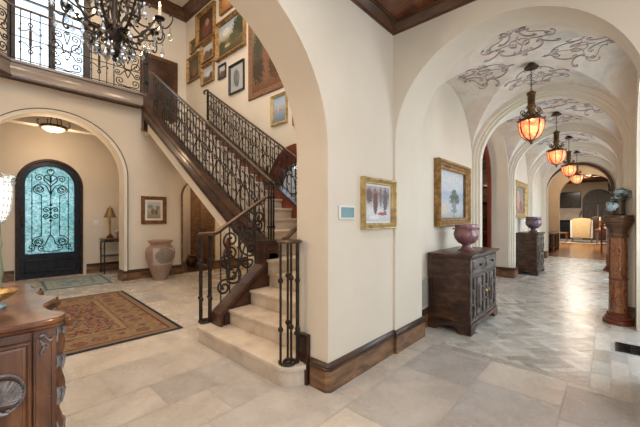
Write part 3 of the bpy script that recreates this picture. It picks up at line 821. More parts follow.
# ------------------------------------------------------------------ railings
def rail_panel(root, mp, s0, s1, base, top, pitch=.118, pattern=None, r=.0088, seed=0):
    """balusters with scrollwork between; mp(s, z) -> point, base(s)/top(s) heights"""
    n = max(1, int(round((s1 - s0) / pitch))); p = (s1 - s0) / n
    for i in range(n + 1):
        s = s0 + p * i; b = MB(); b.tube([mp(s, base(s)), mp(s, top(s))], r, 6)
        z = (base(s) + top(s)) / 2
        if i % 4 in (0, 1):
            for dz in (-.10, .10): b.ball(mp(s, z + dz), r * 2.1, 7)
        b.build('baluster', M['iron'], root)
    i = 0; k = 0
    while i < n:
        sa = s0 + p * (i + .5); H = top(sa) - base(sa); zc_ = (base(sa) + top(sa)) / 2
        b = MB(); kind = k % 4
        if kind in (0, 2) and i + 1 < n:
            sm = s0 + p * (i + 1); zm = (base(sm) + top(sm)) / 2; slope = (top(sm + .01) - top(sm)) / .01
            f = lambda a, c: mp(a, c + (a - sm) * slope)
            for sg in (-1, 1):
                scroll(b, 'C', sm + sg * p * .47, zm + H * .22, H * .46, f, r, flip=sg, wide=1.2)
                scroll(b, 'C', sm + sg * p * .47, zm - H * .22, H * .46, f, r, flip=sg, wide=1.2)
                scroll(b, 'S', sm + sg * p * .5, zm, H * .5, f, r * .8, flip=-sg, wide=.9)
            i += 2
        elif kind == 1:
            slope = (top(sa + .01) - top(sa)) / .01
            f = lambda a, c: mp(a, c + (a - sa) * slope)
            for dz in (-.05, 0, .05): b.ball(mp(sa, zc_ + dz), .016, 7)
            b.tube([mp(sa, zc_ - H * .28), mp(sa, zc_ + H * .28)], r * .8, 5)
            for sg in (-1, 1):
                for q in (-1, 1):
                    scroll(b, 'C', sa + sg * p * .26, zc_ + q * H * .17, H * .28, f, r * .85, flip=sg, wide=1.2)
            i += 1
        else:
            slope = (top(sa + .01) - top(sa)) / .01
            f = lambda a, c: mp(a, c + (a - sa) * slope)
            scroll(b, 'S', sa, zc_ + H * .2, H * .48, f, r * .9, wide=1.0)
            scroll(b, 'S', sa, zc_ - H * .2, H * .48, f, r * .9, flip=-1, wide=1.0)
            i += 1
        b.build('scroll_panel', M['iron'], root); k += 1
def handrail(root, pts, w=.022, name='handrail'):
    MB().tube(pts, w, 8).build(name, M['railtop'], root)

XR = 2.765
mr = thing('stair_railing', 'long wrought iron stair railing on the open side of the main flight', 'railing', (XR, 3.4, 1.4))
mpn = lambda s, z: (XR, s, z)
rail_panel(mr, mpn, 3.56, 7.50, lambda s: zs(s) + .03, lambda s: rail_z(s) - .01, .117)
for dz in (.055,): MB().tube([mpn(s, zs(s) + dz) for s in (3.53, 7.55)], .008, 6).build('bottom_bar', M['iron'], mr)
MB().tube([mpn(s, rail_z(s) - .075) for s in (3.45, 7.55)], .008, 6).build('top_bar', M['iron'], mr)
handrail(mr, [mpn(3.34, rail_z(3.34)), mpn(3.42, rail_z(3.42))] + [mpn(s, rail_z(s)) for s in (4.5, 5.5, 6.5, 7.4)] + [mpn(7.56, 4.66), mpn(7.66, 4.70)])
nb = MB()
for dx, dy in ((-.024, -.024), (.024, -.024), (-.024, .024), (.024, .024)): nb.tube([(XR + dx, 3.41 + dy, 1.145), (XR + dx, 3.41 + dy, 1.90)], .013, 7)
for z in (1.30, 1.70): nb.box(XR - .04, XR + .04, 3.37, 3.45, z, z + .03)
nb.box(XR - .06, XR + .06, 3.35, 3.47, 1.875, 1.915); nb.ball((XR, 3.41, 1.93), .04, 10, .6)
nb.build('newel_post', M['iron'], mr)

fr = thing('stair_railing', 'second iron stair railing nearer the picture wall, ending in a small curl', 'railing', (4.0, 3.4, 1.4))
mpf = lambda s, z: (4.0, s, z)
rzf = lambda s: 2.54 + .641 * (s - 4.23)
rail_panel(fr, mpf, 3.15, 7.36, lambda s: zc(s) + .053, lambda s: rzf(s) - .01, .12)
MB().tube([mpf(s, zc(s) + .11) for s in (3.1, 7.4)], .008, 6).build('bottom_bar', M['iron'], fr)
MB().tube([mpf(s, rzf(s) - .08) for s in (3.1, 7.4)], .008, 6).build('top_bar', M['iron'], fr)
handrail(fr, [mpf(s, rzf(s)) for s in (3.0, 4.2, 5.5, 6.5, 7.35)] + [mpf(7.46, 4.62), mpf(7.56, 4.62), mpf(7.60, 4.57), mpf(7.55, 4.54)])
np_ = MB(); 
for dy in (0, .05): np_.tube([mpf(7.38 + dy, zc(7.43) + .06), mpf(7.38 + dy, 4.6)], .014, 7)
for z in (3.95, 4.3): np_.ball(mpf(7.40, z), .035, 8)
np_.build('newel_post', M['iron'], fr)

# lower flight, hall side
LOWER_CURLS = [
    ((2.30, .88), (2.09, .67), (2.075, .60), 1, 1.35), ((2.30, .88), (2.53, 1.36), (2.58, 1.33), -1, 1.2),
    ((2.12, .66), (2.10, .98), (2.17, 1.00), -1, 1.3), ((2.12, .66), (2.27, .69), (2.20, .74), 1, 1.3),
    ((2.30, .88), (2.10, 1.14), (2.17, 1.17), -1, 1.3), ((2.30, .88), (2.46, .86), (2.39, .89), -1, .9),
    ((2.20, .80), (2.06, .88), (2.10, .92), -1, 1.2), ((2.32, 1.0), (2.38, 1.27), (2.43, 1.21), -1, 1.25),
    ((2.34, 1.0), (2.44, .97), (2.455, 1.03), 1, 1.25), ((2.50, 1.18), (2.54, 1.46), (2.60, 1.44), -1, 1.1),
    ((2.26, 1.06), (2.33, 1.34), (2.27, 1.30), 1, 1.1)]
lr = thing('stair_railing', 'short iron railing of big scrolls rising from the first step beside the hall', 'railing', (2.0, 3.5, .18))
YL = 3.45
ltop = lambda s: 1.26 + max(0, s - 1.97) * .62
lbase = lambda s: max(.315, .315 + (s - 1.99) * .82) if s > 1.985 else .18
mpl = lambda s, z: (s, YL, z)
handrail(lr, [(1.83, 3.58, 1.245), (1.88, 3.54, 1.25), mpl(1.95, 1.255), mpl(2.0, 1.275), mpl(2.08, 1.33), mpl(2.3, 1.465), mpl(2.5, 1.59), mpl(2.70, 1.712)], .026)
nc = MB()
cx, cy = 1.93, 3.63
for k in range(4):
    a = k * PI / 2 + .5; nc.tube([(cx + .075 * math.cos(a), cy + .075 * math.sin(a), .185), (cx + .075 * math.cos(a), cy + .075 * math.sin(a), 1.235)], .0115, 7)
    for z in (.47, .93): nc.ball((cx + .075 * math.cos(a), cy + .075 * math.sin(a), z), .024, 8, 1.1)
nc.build('newel_post', M['iron'], lr)
MB().tube([(cx + (.095 - .0045 * i) * math.cos(.5 + i * .5), cy + (.095 - .0045 * i) * math.sin(.5 + i * .5), .192) for i in range(18)], .012, 6).build('base_curl', M['iron'], lr)
MB().lathe([(.0, 1.225), (.09, 1.225), (.095, 1.235), (.09, 1.25), (0, 1.25)], (cx, cy, 0), 20).build('post_cap', M['railtop'], lr)
for s in (2.03, 2.15, 2.28, 2.41, 2.54):
    MB().tube([mpl(s, lbase(s) + .075), mpl(s, ltop(s) - .01)], .0085, 6).build('baluster', M['iron'], lr)
sp = MB()
for (p0, p1, c, d, tn) in LOWER_CURLS: curl(sp, p0, (c[0] + (p1[0] - c[0]) * 1.35, c[1] + (p1[1] - c[1]) * 1.35), c, 0, tn, d, mpl, .0125, 6)
sp.build('scroll_panel', M['iron'], lr)

# lower flight, jamb side
rr = thing('stair_railing', 'iron newel of four slim posts at the front end of the first step', 'railing', (1.89, 2.07, .18))
cx, cy = 1.885, 2.075
nc = MB()
for k, (dx, dy) in enumerate(((-.075, .03), (-.03, -.055), (.04, -.06), (.035, .06))):
    nc.tube([(cx + dx, cy + dy, .185), (cx + dx, cy + dy, 1.235)], .011 if k != 2 else .017, 8)
    z = .93 if k % 2 else .90
    nc.ball((cx + dx, cy + dy, z), .024, 8, 1.1); nc.ball((cx + dx, cy + dy, z - .42), .024, 8, 1.1)
nc.build('newel_post', M['iron'], rr)
MB().tube([(cx - .012 + (.08 - .003 * i) * math.cos(2.2 + i * .5), cy + (.08 - .003 * i) * math.sin(2.2 + i * .5), .192) for i in range(20)], .012, 6).build('base_curl', M['iron'], rr)
MB().lathe([(0, 1.225), (.105, 1.225), (.115, 1.238), (.10, 1.252), (0, 1.252)], (cx, cy, 0), 24).build('post_cap', M['railtop'], rr)
handrail(rr, [(1.87, 2.13, 1.245), (1.93, 2.155, 1.27), (2.0, 2.16, 1.32), (2.2, 2.16, 1.44), (2.66, 2.16, 1.72)], .026)
for s in (2.16, 2.3, 2.44, 2.58):
    MB().tube([(s, 2.16, R_ * (1 + math.floor((s - 1.77) / .3)) + .003), (s, 2.16, 1.25 + (s - 1.97) * .66)], .0085, 6).build('baluster', M['iron'], rr)

# ------------------------------------------------------------------ balcony
bal = thing('balcony', 'wood edged balcony running above the arched entry', 'balcony', (1.2, 8.2, 3.98))
bpath = [(-.35, 5.6), (-.35, 7.10), (.50, 7.95), (2.76, 7.95)]
FP = [(0, 3.98), (.05, 3.98), (.05, 4.0), (.03, 4.01), (.03, 4.05), (.02, 4.07), (.02, 4.22), (.05, 4.235), (.05, 4.28), (0, 4.28)]
MB().sweep(bpath, FP, lambda a, b, h: (a, b, h), side=-1).build('fascia', M['fascia'], bal)
MB().sweep(bpath, [(0, 3.955), (.056, 3.955), (.056, 3.985), (0, 3.985)], lambda a, b, h: (a, b, h), side=-1).build('lower_bead', M['capwood'], bal)
MB().slab([(-2.495, 5.6), (-.35, 5.6), (-.35, 7.10), (.50, 7.95), (2.69, 7.95), (2.69, 8.14), (2.69, YU - .005), (-2.495, YU - .005)], 3.985, 4.255, XY).build('deck', M['darkwood'], bal)
pb = MB(); pb.box(2.70, 2.84, 7.90, 8.04, 3.47, 4.28); pb.box(2.685, 2.855, 7.885, 8.055, 4.27, 4.31); pb.box(2.69, 2.85, 7.89, 8.05, 3.44, 3.50)
pb.build('end_post', M['capwood'], bal)
br = thing('balcony_railing', 'wrought iron balcony railing in front of the bright upper window', 'railing', (1.2, 7.9, 4.28))
zt = lambda s: 5.26
zb = lambda s: 4.30
def seg_map(p, q):
    p, q = Vector(p), Vector(q); d = (q - p).normalized()
    return lambda s, z: (p.x + d.x * s, p.y + d.y * s, z), (q - p).length
def balcony_run(p, q, cells):
    mp, L = seg_map(p, q); n = len(cells); cw = L / n
    for i in range(n + 1):
        b = MB(); b.tube([mp(i * cw, 4.286), mp(i * cw, 5.25)], .012, 6); b.build('baluster', M['iron'], br)
    for i, c in enumerate(cells):
        s0 = i * cw; b = MB(); sm = s0 + cw / 2
        if c == 'bars':
            for k in (1, 2, 3): b.tube([mp(s0 + cw * k / 4, 4.286), mp(s0 + cw * k / 4, 5.25)], .0095, 6)
            for k in (0, 1, 3, 4):
                for z in (4.52, 4.98): b.ball(mp(s0 + cw * k / 4, z), .017, 7)
            b.tube([mp(sm, 4.62), mp(sm, 4.90)], .022, 7)
            for sg in (-1, 1):
                scroll(b, 'C', sm + sg * .055, 4.94, .24, mp, .009, flip=-sg, rot=sg * .8); scroll(b, 'C', sm + sg * .055, 4.58, .24, mp, .009, flip=-sg, rot=-sg * .8)
        elif c == 'scroll':
            for sg in (-1, 1):
                curl(b, (sm, 4.34), (sm + sg * .14, 4.36), (sm + sg * .15, 4.45), 0, 1.3, sg, mp, .011)
                curl(b, (sm, 4.72), (sm + sg * .13, 4.60), (sm + sg * .19, 4.63), 0, 1.3, sg, mp, .011)
                curl(b, (sm, 4.55), (sm + sg * .07, 4.82), (sm + sg * .17, 4.82), 0, 1.3, -sg, mp, .011)
                curl(b, (sm + sg * .02, 4.72), (sm + sg * .22, 5.0), (sm + sg * .14, 5.01), 0, 1.3, sg, mp, .011)
                curl(b, (sm, 4.86), (sm + sg * .05, 5.06), (sm, 5.07), 0, .6, sg, mp, .010)
        b.build('scroll_panel' if c == 'scroll' else 'bar_panel', M['iron'], br)
    for z in (4.33, 4.74, 5.12): MB().tube([mp(0, z), mp(L, z)], .009, 6).build('rail_bar', M['iron'], br)
balcony_run((-.32, 6.0), (-.32, 7.10), ['bars', 'scroll'])
balcony_run((-.32, 7.10), (.51, 7.97), ['bars', 'scroll'])
balcony_run((.51, 7.97), (2.665, 7.97), ['bars', 'scroll', 'bars', 'scroll'])
handrail(br, [(-.32, 6.0, 5.26), (-.32, 7.10, 5.26), (.51, 7.97, 5.26), (2.76, 7.97, 5.26)])
nb = MB()
for dx, dy in ((-.03, -.03), (.03, -.03), (-.03, .03), (.03, .03)): nb.tube([(2.77 + dx, 7.97 + dy, 4.315), (2.77 + dx, 7.97 + dy, 5.28)], .012, 7)
for z in (4.55, 5.0): nb.box(2.72, 2.82, 7.92, 8.02, z, z + .035)
nb.ball((2.77, 7.97, 5.31), .04, 10, .7)
nb.build('newel_post', M['iron'], br)

# ------------------------------------------------------------------ pictures
def picture(name, label, x, y, z, w, h, fw, depth, fm, canvas, rz=0, mat=0, cat='picture', group=None, inner=None, round_=False):
    """framed picture; (x, y, z) is the middle of its back, local -y faces the room"""
    t = thing(name, label, cat, (x, y, z), rz, group)
    d = depth
    prof = [(0, 0), (0, -d * .75), (fw * .10, -d), (fw * .28, -d * .93), (fw * .42, -d * .62), (fw * .62, -d * .72), (fw * .74, -d * .50), (fw * .9, -d * .48), (fw, -d * .30), (fw, 0)]
    path = [(-w / 2, -h / 2), (w / 2, -h / 2), (w / 2, h / 2), (-w / 2, h / 2)]
    MB().sweep(path, prof, lambda a, b, e: (a, e, b), closed=True, side=1).build('frame', fm, t, world=False)
    if inner:
        k = fw * .94; ins = [(-w / 2 + k, -h / 2 + k), (w / 2 - k, -h / 2 + k), (w / 2 - k, h / 2 - k), (-w / 2 + k, h / 2 - k)]
        MB().sweep(ins, [(0, -d * .2), (0, -d * .46), (.012, -d * .46), (.012, -d * .2)], lambda a, b, e: (a, e, b), closed=True).build('frame_lip', inner, t, world=False)
    iw, ih = w / 2 - fw * .96, h / 2 - fw * .96
    if mat:
        mb = MB(); mb.slab(rect(-iw, iw, -ih, ih), -.012, -.006, XZ(0), holes=[list(reversed(rect(-iw + mat, iw - mat, -ih + mat, ih - mat)))])
        mb.build('mat', M['mat'] if mat > 0 else fm, t, world=False); iw -= mat * .98; ih -= mat * .98
    me = bpy.data.meshes.new('canvas')
    vs = [(-iw, -.007, -ih), (iw, -.007, -ih), (iw, -.007, ih), (-iw, -.007, ih), (-iw, -.001, -ih), (iw, -.001, -ih), (iw, -.001, ih), (-iw, -.001, ih)]
    fs = [(0, 1, 2, 3), (7, 6, 5, 4), (4, 5, 1, 0), (5, 6, 2, 1), (6, 7, 3, 2), (7, 4, 0, 3)]
    me.from_pydata(vs, [], fs); uv = me.uv_layers.new(name='UVMap')
    for p in me.polygons:
        for li in p.loop_indices:
            v = me.vertices[me.loops[li].vertex_index].co; uv.data[li].uv = ((v.x + iw) / (2 * iw), (v.z + ih) / (2 * ih))
    me.materials.append(canvas); o = bpy.data.objects.new('canvas', me); COL.objects.link(o); o.parent = t
    return t
SNOW = paint('snow scene', [(0, (.55, .60, .68)), (.3, (.74, .74, .75)), (.55, (.45, .42, .44)), (.75, (.22, .15, .14)), (1, (.50, .45, .48))],
             [(.40, .55, .10, .36, (.16, .05, .03), .4), (.38, .86, .06, .09, (.30, .13, .08), .3), (.82, .60, .10, .35, (.12, .09, .10), .9), (.15, .72, .11, .22, (.15, .08, .07), .8), (.62, .72, .05, .3, (.20, .14, .13), .8), (.70, .22, .20, .05, (.36, .10, .05), .3), (.35, .12, .22, .06, (.80, .80, .82), .5)], .14, 5)
LAKE = paint('lake scene', [(0, (.36, .38, .40)), (.22, (.52, .55, .58)), (.42, (.42, .47, .53)), (.52, (.36, .44, .56)), (.60, (.52, .57, .62)), (.85, (.60, .63, .63)), (1, (.52, .57, .60))],
             [(.62, .42, .20, .13, (.07, .09, .07), .6), (.60, .55, .10, .07, (.10, .12, .09), .6), (.60, .22, .10, .18, (.22, .24, .24), .9), (.2, .2, .2, .12, (.62, .52, .45), .8)], .05, 4)
PORT3 = paint('interior scene', [(0, (.30, .16, .12)), (.4, (.45, .30, .26)), (.7, (.30, .24, .24)), (1, (.22, .20, .20))],
              [(.45, .45, .16, .30, (.55, .35, .30), .5), (.40, .75, .12, .1, (.50, .42, .36), .4), (.7, .3, .16, .2, (.28, .10, .08), .6)], .2, 5)
LAND = paint('river landscape', [(0, (.05, .035, .015)), (.25, (.13, .10, .03)), (.42, (.22, .19, .08)), (.55, (.48, .45, .35)), (.75, (.52, .56, .58)), (1, (.30, .40, .50))],
             [(.84, .66, .28, .34, (.035, .045, .012), .5), (.62, .42, .22, .16, (.09, .085, .025), .7), (.1, .30, .2, .16, (.07, .06, .02), .7), (.35, .25, .12, .05, (.55, .45, .28), .6), (.3, .72, .16, .12, (.72, .70, .66), .6)], .10, 4)
TAPE = paint('woven tapestry', [(0, (.16, .07, .03)), (.2, (.20, .12, .06)), (.5, (.12, .085, .055)), (.8, (.22, .17, .10)), (1, (.26, .22, .15))],
             [(.34, .34, .10, .28, (.24, .11, .06), .5), (.37, .72, .06, .08, (.26, .17, .11), .5), (.15, .3, .14, .2, (.06, .04, .022), .8), (.55, .62, .14, .12, (.07, .05, .03), .8), (.55, .30, .16, .22, (.10, .05, .025), .7), (.75, .45, .12, .3, (.34, .20, .10), .6), (.15, .62, .10, .25, (.07, .06, .035), .8), (.7, .8, .25, .15, (.10, .085, .045), .9)], .18, 7, .95)
MEN = paint('dark portrait', [(0, (.05, .018, .01)), (.5, (.12, .05, .02)), (1, (.06, .025, .012))],
            [(.5, .40, .30, .30, (.20, .06, .03), .4), (.55, .62, .13, .14, (.42, .28, .20), .5), (.36, .30, .18, .12, (.16, .07, .04), .8)], .15, 5)
DARK = paint('brown still life', [(0, (.05, .03, .015)), (.5, (.14, .085, .035)), (1, (.08, .06, .03))],
             [(.5, .3, .25, .2, (.22, .14, .05), .7), (.35, .7, .2, .15, (.10, .10, .06), .7)], .2, 5)
VILL = paint('village view', [(0, (.12, .06, .03)), (.35, (.22, .12, .07)), (.55, (.55, .52, .50)), (1, (.50, .56, .62))],
             [(.35, .45, .2, .18, (.14, .07, .04), .5), (.75, .38, .2, .2, (.09, .05, .025), .6)], .10, 5)
SNOWHILL = paint('winter hill', [(0, (.10, .06, .035)), (.3, (.20, .13, .08)), (.5, (.60, .60, .62)), (1, (.42, .46, .52))],
             [(.5, .5, .22, .2, (.66, .66, .68), .5), (.8, .35, .16, .2, (.12, .06, .03), .7)], .10, 5)
SHIP = paint('harbour view', [(0, (.16, .20, .28)), (.35, (.28, .34, .45)), (.5, (.40, .40, .46)), (.7, (.46, .54, .64)), (1, (.40, .54, .70))],
             [(.5, .45, .3, .06, (.42, .30, .28), .6), (.4, .55, .05, .18, (.55, .52, .52), .3)], .08, 6)
TOP = paint('amber panel', [(0, (.40, .14, .04)), (.5, (.55, .24, .08)), (1, (.45, .18, .06))], [(.5, .5, .3, .3, (.64, .32, .13), .8)], .2, 9)
HALLP = paint('horses in a yard', [(0, (.30, .26, .17)), (.3, (.40, .36, .27)), (.6, (.52, .52, .46)), (1, (.58, .60, .58))],
              [(.42, .42, .14, .2, (.22, .17, .11), .5), (.68, .38, .12, .18, (.24, .12, .07), .5), (.25, .7, .2, .12, (.30, .30, .22), .7), (.8, .62, .14, .16, (.26, .24, .16), .7)], .10, 5)
MATG = mottled('grey liner', [(.34, .37, .38), (.42, .45, .46)], 8, .8)
picture('framed_painting', 'small gilt framed winter scene with a brown figure, beside the thermostat', 2.755, YA0, 1.58, .59, .50, .06, .06, M['goldlight'], SNOW, mat=.018)
picture('framed_painting', 'gilt framed misty lake painting above the near cabinet in the gallery', 5.0, GL, 1.79, 1.30, .96, .125, .10, M['gold'], LAKE, inner=M['bronzeframe'])
picture('framed_painting', 'gilt framed figure painting above the farther cabinet in the gallery', 9.88, GL, 1.90, 1.46, .96, .13, .10, M['goldlight'], PORT3)
RP = -PI / 2
def wp(name, label, y0, y1, z0, z1, fw, dp, fm, cv, **k):
    return picture(name, label, XP, (y0 + y1) / 2, (z0 + z1) / 2, y1 - y0, z1 - z0, fw * .74, dp, fm, cv, rz=RP, **k)
GW = 'paintings hung up the stair wall'
wp('framed_painting', 'large gilt framed river landscape with trees high on the stair wall', 5.98, 7.20, 5.26, 6.17, .13, .08, M['gold'], LAND, group=GW)
wp('tapestry', 'big brown tapestry with a robed figure, largest hanging on the stair wall', 4.22, 5.88, 3.99, 5.80, .17, .03, mottled('tapestry border', [(.11, .05, .025), (.22, .11, .06), (.15, .08, .045)], 14, .95, bump=.3, bscale=60), TAPE, cat='tapestry')
mrr = wp('framed_medallion', 'black framed oval medallion on a grey liner above the stair railing', 6.04, 6.64, 4.30, 4.98, .065, .05, M['blackwood'], MATG)
MB().slab([(.10 * math.cos(a * PI / 16), .19 * math.sin(a * PI / 16)) for a in range(32)], -.035, -.008, XZ(0)).build('oval_rim', M['silver_sheen'], mrr, world=False, bev=.006)
MB().slab([(.07 * math.cos(a * PI / 16), .15 * math.sin(a * PI / 16)) for a in range(32)], -.042, -.03, XZ(0)).build('oval_glass', M['mirror'], mrr, world=False)
wp('framed_painting', 'tiny dark framed picture just left of the black framed oval medallion', 6.79, 7.13, 4.80, 5.14, .055, .04, M['blackwood'], VILL, group=GW)
wp('framed_painting', 'gilt framed dark portrait, upper left of the large river landscape', 7.27, 8.20, 5.96, 6.82, .14, .08, M['gold'], MEN, group=GW)
wp('framed_painting', 'very small gilt framed picture nearest the room corner under the crown', 8.27, 8.60, 5.92, 6.27, .07, .05, M['gold'], DARK, group=GW)
wp('framed_painting', 'gilt framed village view, upper of two small pictures left of the landscape', 7.33, 7.96, 5.44, 5.95, .10, .06, M['gold'], VILL, group=GW)
wp('framed_painting', 'gilt framed snowy hill, lower of two small pictures left of the landscape', 7.33, 7.96, 4.87, 5.38, .10, .06, M['gold'], SNOWHILL, group=GW)
wp('framed_painting', 'brown still life in a gilt frame, close to the upper room corner', 8.04, 8.76, 5.16, 5.84, .11, .06, M['gold'], DARK, group=GW)
wp('framed_painting', 'amber panel in a dark gilt frame, topmost on the stair wall', 6.40, 7.04, 6.33, 6.93, .06, .06, M['gold'], TOP, group=GW)
wp('framed_painting', 'pale framed blue harbour view below the big tapestry', 4.61, 5.09, 3.28, 3.88, .08, .05, M['goldlight'], SHIP, group=GW)
wp('framed_painting', 'gilt framed picture half hidden by the arch, right of the harbour view', 3.92, 4.45, 3.18, 3.68, .08, .05, M['gold'], VILL, group=GW)
picture('framed_painting', 'copper framed picture of horses hanging above the terracotta urn', 3.01, YW0, 1.615, .57, .66, .085, .05, M['bronzeframe'], HALLP, mat=.05)

# wall fittings
t = thing('thermostat', 'small white rimmed control panel with teal screen left of the winter scene', 'thermostat', (2.245, YA0, 1.49))
MB().box(2.135, 2.355, YA0 - .018, YA0 - .002, 1.43, 1.55).build('case', M['white'], t, bev=.006)
MB().box(2.152, 2.338, YA0 - .021, YA0 - .016, 1.445, 1.535).build('screen', M['teal'], t)
MB().box(2.15, 2.34, YA0 - .004, YA0 - .0005, 1.44, 1.54).build('wall_mount', M['white'], t)
t = thing('air_grille', 'pale wall air grille low on the gallery wall behind the near cabinet', 'air grille', (4.05, GL, .42))
m = MB(); m.slab(rect(3.87, 4.24, .255, .655), -.012, 0, XZ(GL), holes=[list(reversed(rect(3.90, 4.21, .285, .625)))]); m.build('frame', M['grille'], t)
m = MB()
for i in range(14): 
    x = 3.91 + i * .0225; m.box(x, x + .008, GL - .010, GL - .001, .285, .625)
m.build('slat', M['grille'], t)
MB().box(3.895, 4.215, GL - .003, GL - .001, .28, .63).build('backing', mottled('grille shadow gap', [(.20, .18, .16)], 3, .9), t)
t = thing('floor_vent', 'black scrolled metal vent set in the gallery floor near the column', 'floor vent', (4.9, -.19, 0))
m = MB(); m.slab([(4.72, -.40), (5.05, -.40), (5.05, -.035), (4.72, -.035)], .0, .006, XY, holes=[[(4.745, -.375), (4.745, -.06), (5.025, -.06), (5.025, -.375)]]); m.build('frame', M['blackmetal'], t)
m = MB(); m.box(4.745, 5.025, -.375, -.06, .0, .001); m.build('backing', M['rust'], t)
m = MB(); mv = lambda a, b: (a, b, .005)
for i in range(3):
    for j in range(3):
        for f in (-1, 1): scroll(m, 'S', 4.79 + i * .095 + f * .02, -.32 + j * .105, .11, mv, .005, flip=f, wide=1.0, n=4)
for i in range(4): m.tube([mv(4.745 + i * .0933, -.375), mv(4.745 + i * .0933, -.06)], .005, 4); m.tube([mv(4.745, -.375 + i * .105), mv(5.025, -.375 + i * .105)], .005, 4)
m.build('grating', M['blackmetal'], t)
t = thing('light_switch', 'white light switch plate on the entry wall left of the lamp table', 'light switch', (2.26, 10.0, 1.29))
MB().box(2.20, 2.32, 9.988, 10.0, 1.22, 1.37).build('plate', M['white'], t, bev=.004); MB().box(2.245, 2.275, 9.982, 9.99, 1.26, 1.32).build('rocker', M['white'], t)

# ------------------------------------------------------------------ gallery cabinets
def cabinet(label, x0, x1, y0, y1, H):
    t = thing('sideboard_cabinet', label, 'cabinet', ((x0 + x1) / 2, (y0 + y1) / 2, 0), group='two door cabinets along the gallery')
    T = .03
    b = MB(); b.box(x0 + .03, x1 - .03, y0 + .03, y1, .12, H - T - .02); b.build('body', M['chest'], t)
    top = MB(); top.box(x0 - .015, x1 + .015, y0 - .02, y1 + .0, H - T, H); top.box(x0 + .005, x1 - .005, y0 + .0, y1, H - T - .022, H - T); top.build('top', M['chest'], t, bev=.006)
    # bracket base with shaped cut outs
    bs = MB(); w = x1 - x0
    def br(a0, a1):
        L = a1 - a0; return [(a0, 0), (a0 + .14, 0), (a0 + .17, .05), (a0 + .24, .075), (a0 + L / 2 - .05, .08), (a0 + L / 2, .062), (a0 + L / 2 + .05, .08), (a1 - .24, .075), (a1 - .17, .05), (a1 - .14, 0), (a1, 0), (a1, .13), (a0, .13)]
    def br2(a0, a1):
        return [(a0, 0), (a0 + .11, 0), (a0 + .13, .05), (a0 + .18, .075), (a1 - .18, .075), (a1 - .13, .05), (a1 - .11, 0), (a1, 0), (a1, .13), (a0, .13)]
    bs.slab(br(x0, x1), 0, .035, XZ(y0)); bs.slab(br2(y0 + .036, y1), .001, .035, YZ(x0)); bs.slab(br2(y0 + .036, y1), -.035, -.001, YZ(x1))
    bs.build('base', M['chest'], t, bev=.005)
    # side panels: rails
    for s, xx in ((-1, x0 + .03), (1, x1 - .03)):
        sd = MB()
        for (ya, yb, za, zb_, dd) in ((y0 + .032, y0 + .075, .13, H - .056, .012), (y1 - .05, y1 - .001, .13, H - .056, .012), (y0 + .034, y1 - .002, H - .27, H - .235, .011), (y0 + .034, y1 - .002, .132, .19, .011)):
            sd.box(min(xx, xx + s * dd), max(xx, xx + s * dd), ya, yb, za, zb_)
        sd.build('side_frame', M['chest'], t)
    yf = y0 + .03; mid = (x0 + x1) / 2
    fm = MB()
    for xa, xb in ((x0 + .03, x0 + .075), (mid - .02, mid + .02), (x1 - .075, x1 - .03)): fm.box(xa, xb, yf - .016, yf, .13, H - .05)
    fm.box(x0 + .033, x1 - .033, yf - .015, yf, H - .26, H - .225); fm.box(x0 + .033, x1 - .033, yf - .015, yf, .132, .17)
    fm.build('front_frame', M['chestfront'], t, bev=.003)
    for xa, xb, kx in ((x0 + .08, mid - .025, 1), (mid + .025, x1 - .08, -1)):
        d = MB(); d.box(xa, xb, yf - .022, yf - .002, H - .22, H - .065); d.box(xa + .03, xb - .03, yf - .032, yf - .02, H - .195, H - .09)
        d = d.build('drawer', M['chestfront'], t, bev=.005)
        k = MB(); k.ball(((xa + xb) / 2, yf - .045, H - .142), .016, 8); k.tube([((xa + xb) / 2, yf - .03, H - .142), ((xa + xb) / 2, yf - .045, H - .142)], .007, 6)
        k = k.build('knob', M['blackmetal'], t); k.parent = d
        z0, z1 = .175, H - .265; w = xb - xa
        d = MB(); d.box(xa, xb, yf - .014, yf - .002, z0, z1)
        # geometric raised moulding: long lozenge with side blocks
        for q in ((.03, .10), (w - .10, w - .03)): d.box(xa + q[0], xa + q[1], yf - .036, yf - .012, z0 + .03, z0 + .17); d.box(xa + q[0], xa + q[1], yf - .036, yf - .012, z1 - .17, z1 - .03)
        cxm = xa + w / 2; h2 = (z1 - z0)
        d.box(cxm - w * .16, cxm + w * .16, yf - .03, yf - .012, z0 + .04, z1 - .04)
        d.box(cxm - w * .08, cxm + w * .08, yf - .044, yf - .028, z0 + h2 * .22, z1 - h2 * .22)
        for q in (xa + .03, xa + w - .075): d.box(q, q + .045, yf - .03, yf - .012, z0 + h2 * .36, z0 + h2 * .64)
        for zz in (z0 + .015, z1 - .03): d.box(xa + .015, xb - .015, yf - .026, yf - .012, zz, zz + .015)
        d = d.build('door', M['chestfront'], t, bev=.005)
        kk = xb - .028 if kx == 1 else xa + .028
        k = MB(); k.ball((kk, yf - .05, z0 + h2 * .55), .019, 8, 1.3); k.tube([(kk, yf - .015, z0 + h2 * .55), (kk, yf - .05, z0 + h2 * .55)], .007, 6)
        k = k.build('knob', M['goldlight'], t); k.parent = d
    return t
cabinet('dark distressed two door cabinet nearest in the gallery, under the lake painting', 4.09, 5.31, 1.25, 1.79, .985)
cabinet('dark two door cabinet farther down the gallery, beyond the library opening', 9.40, 10.50, 1.33, 1.80, 1.05)
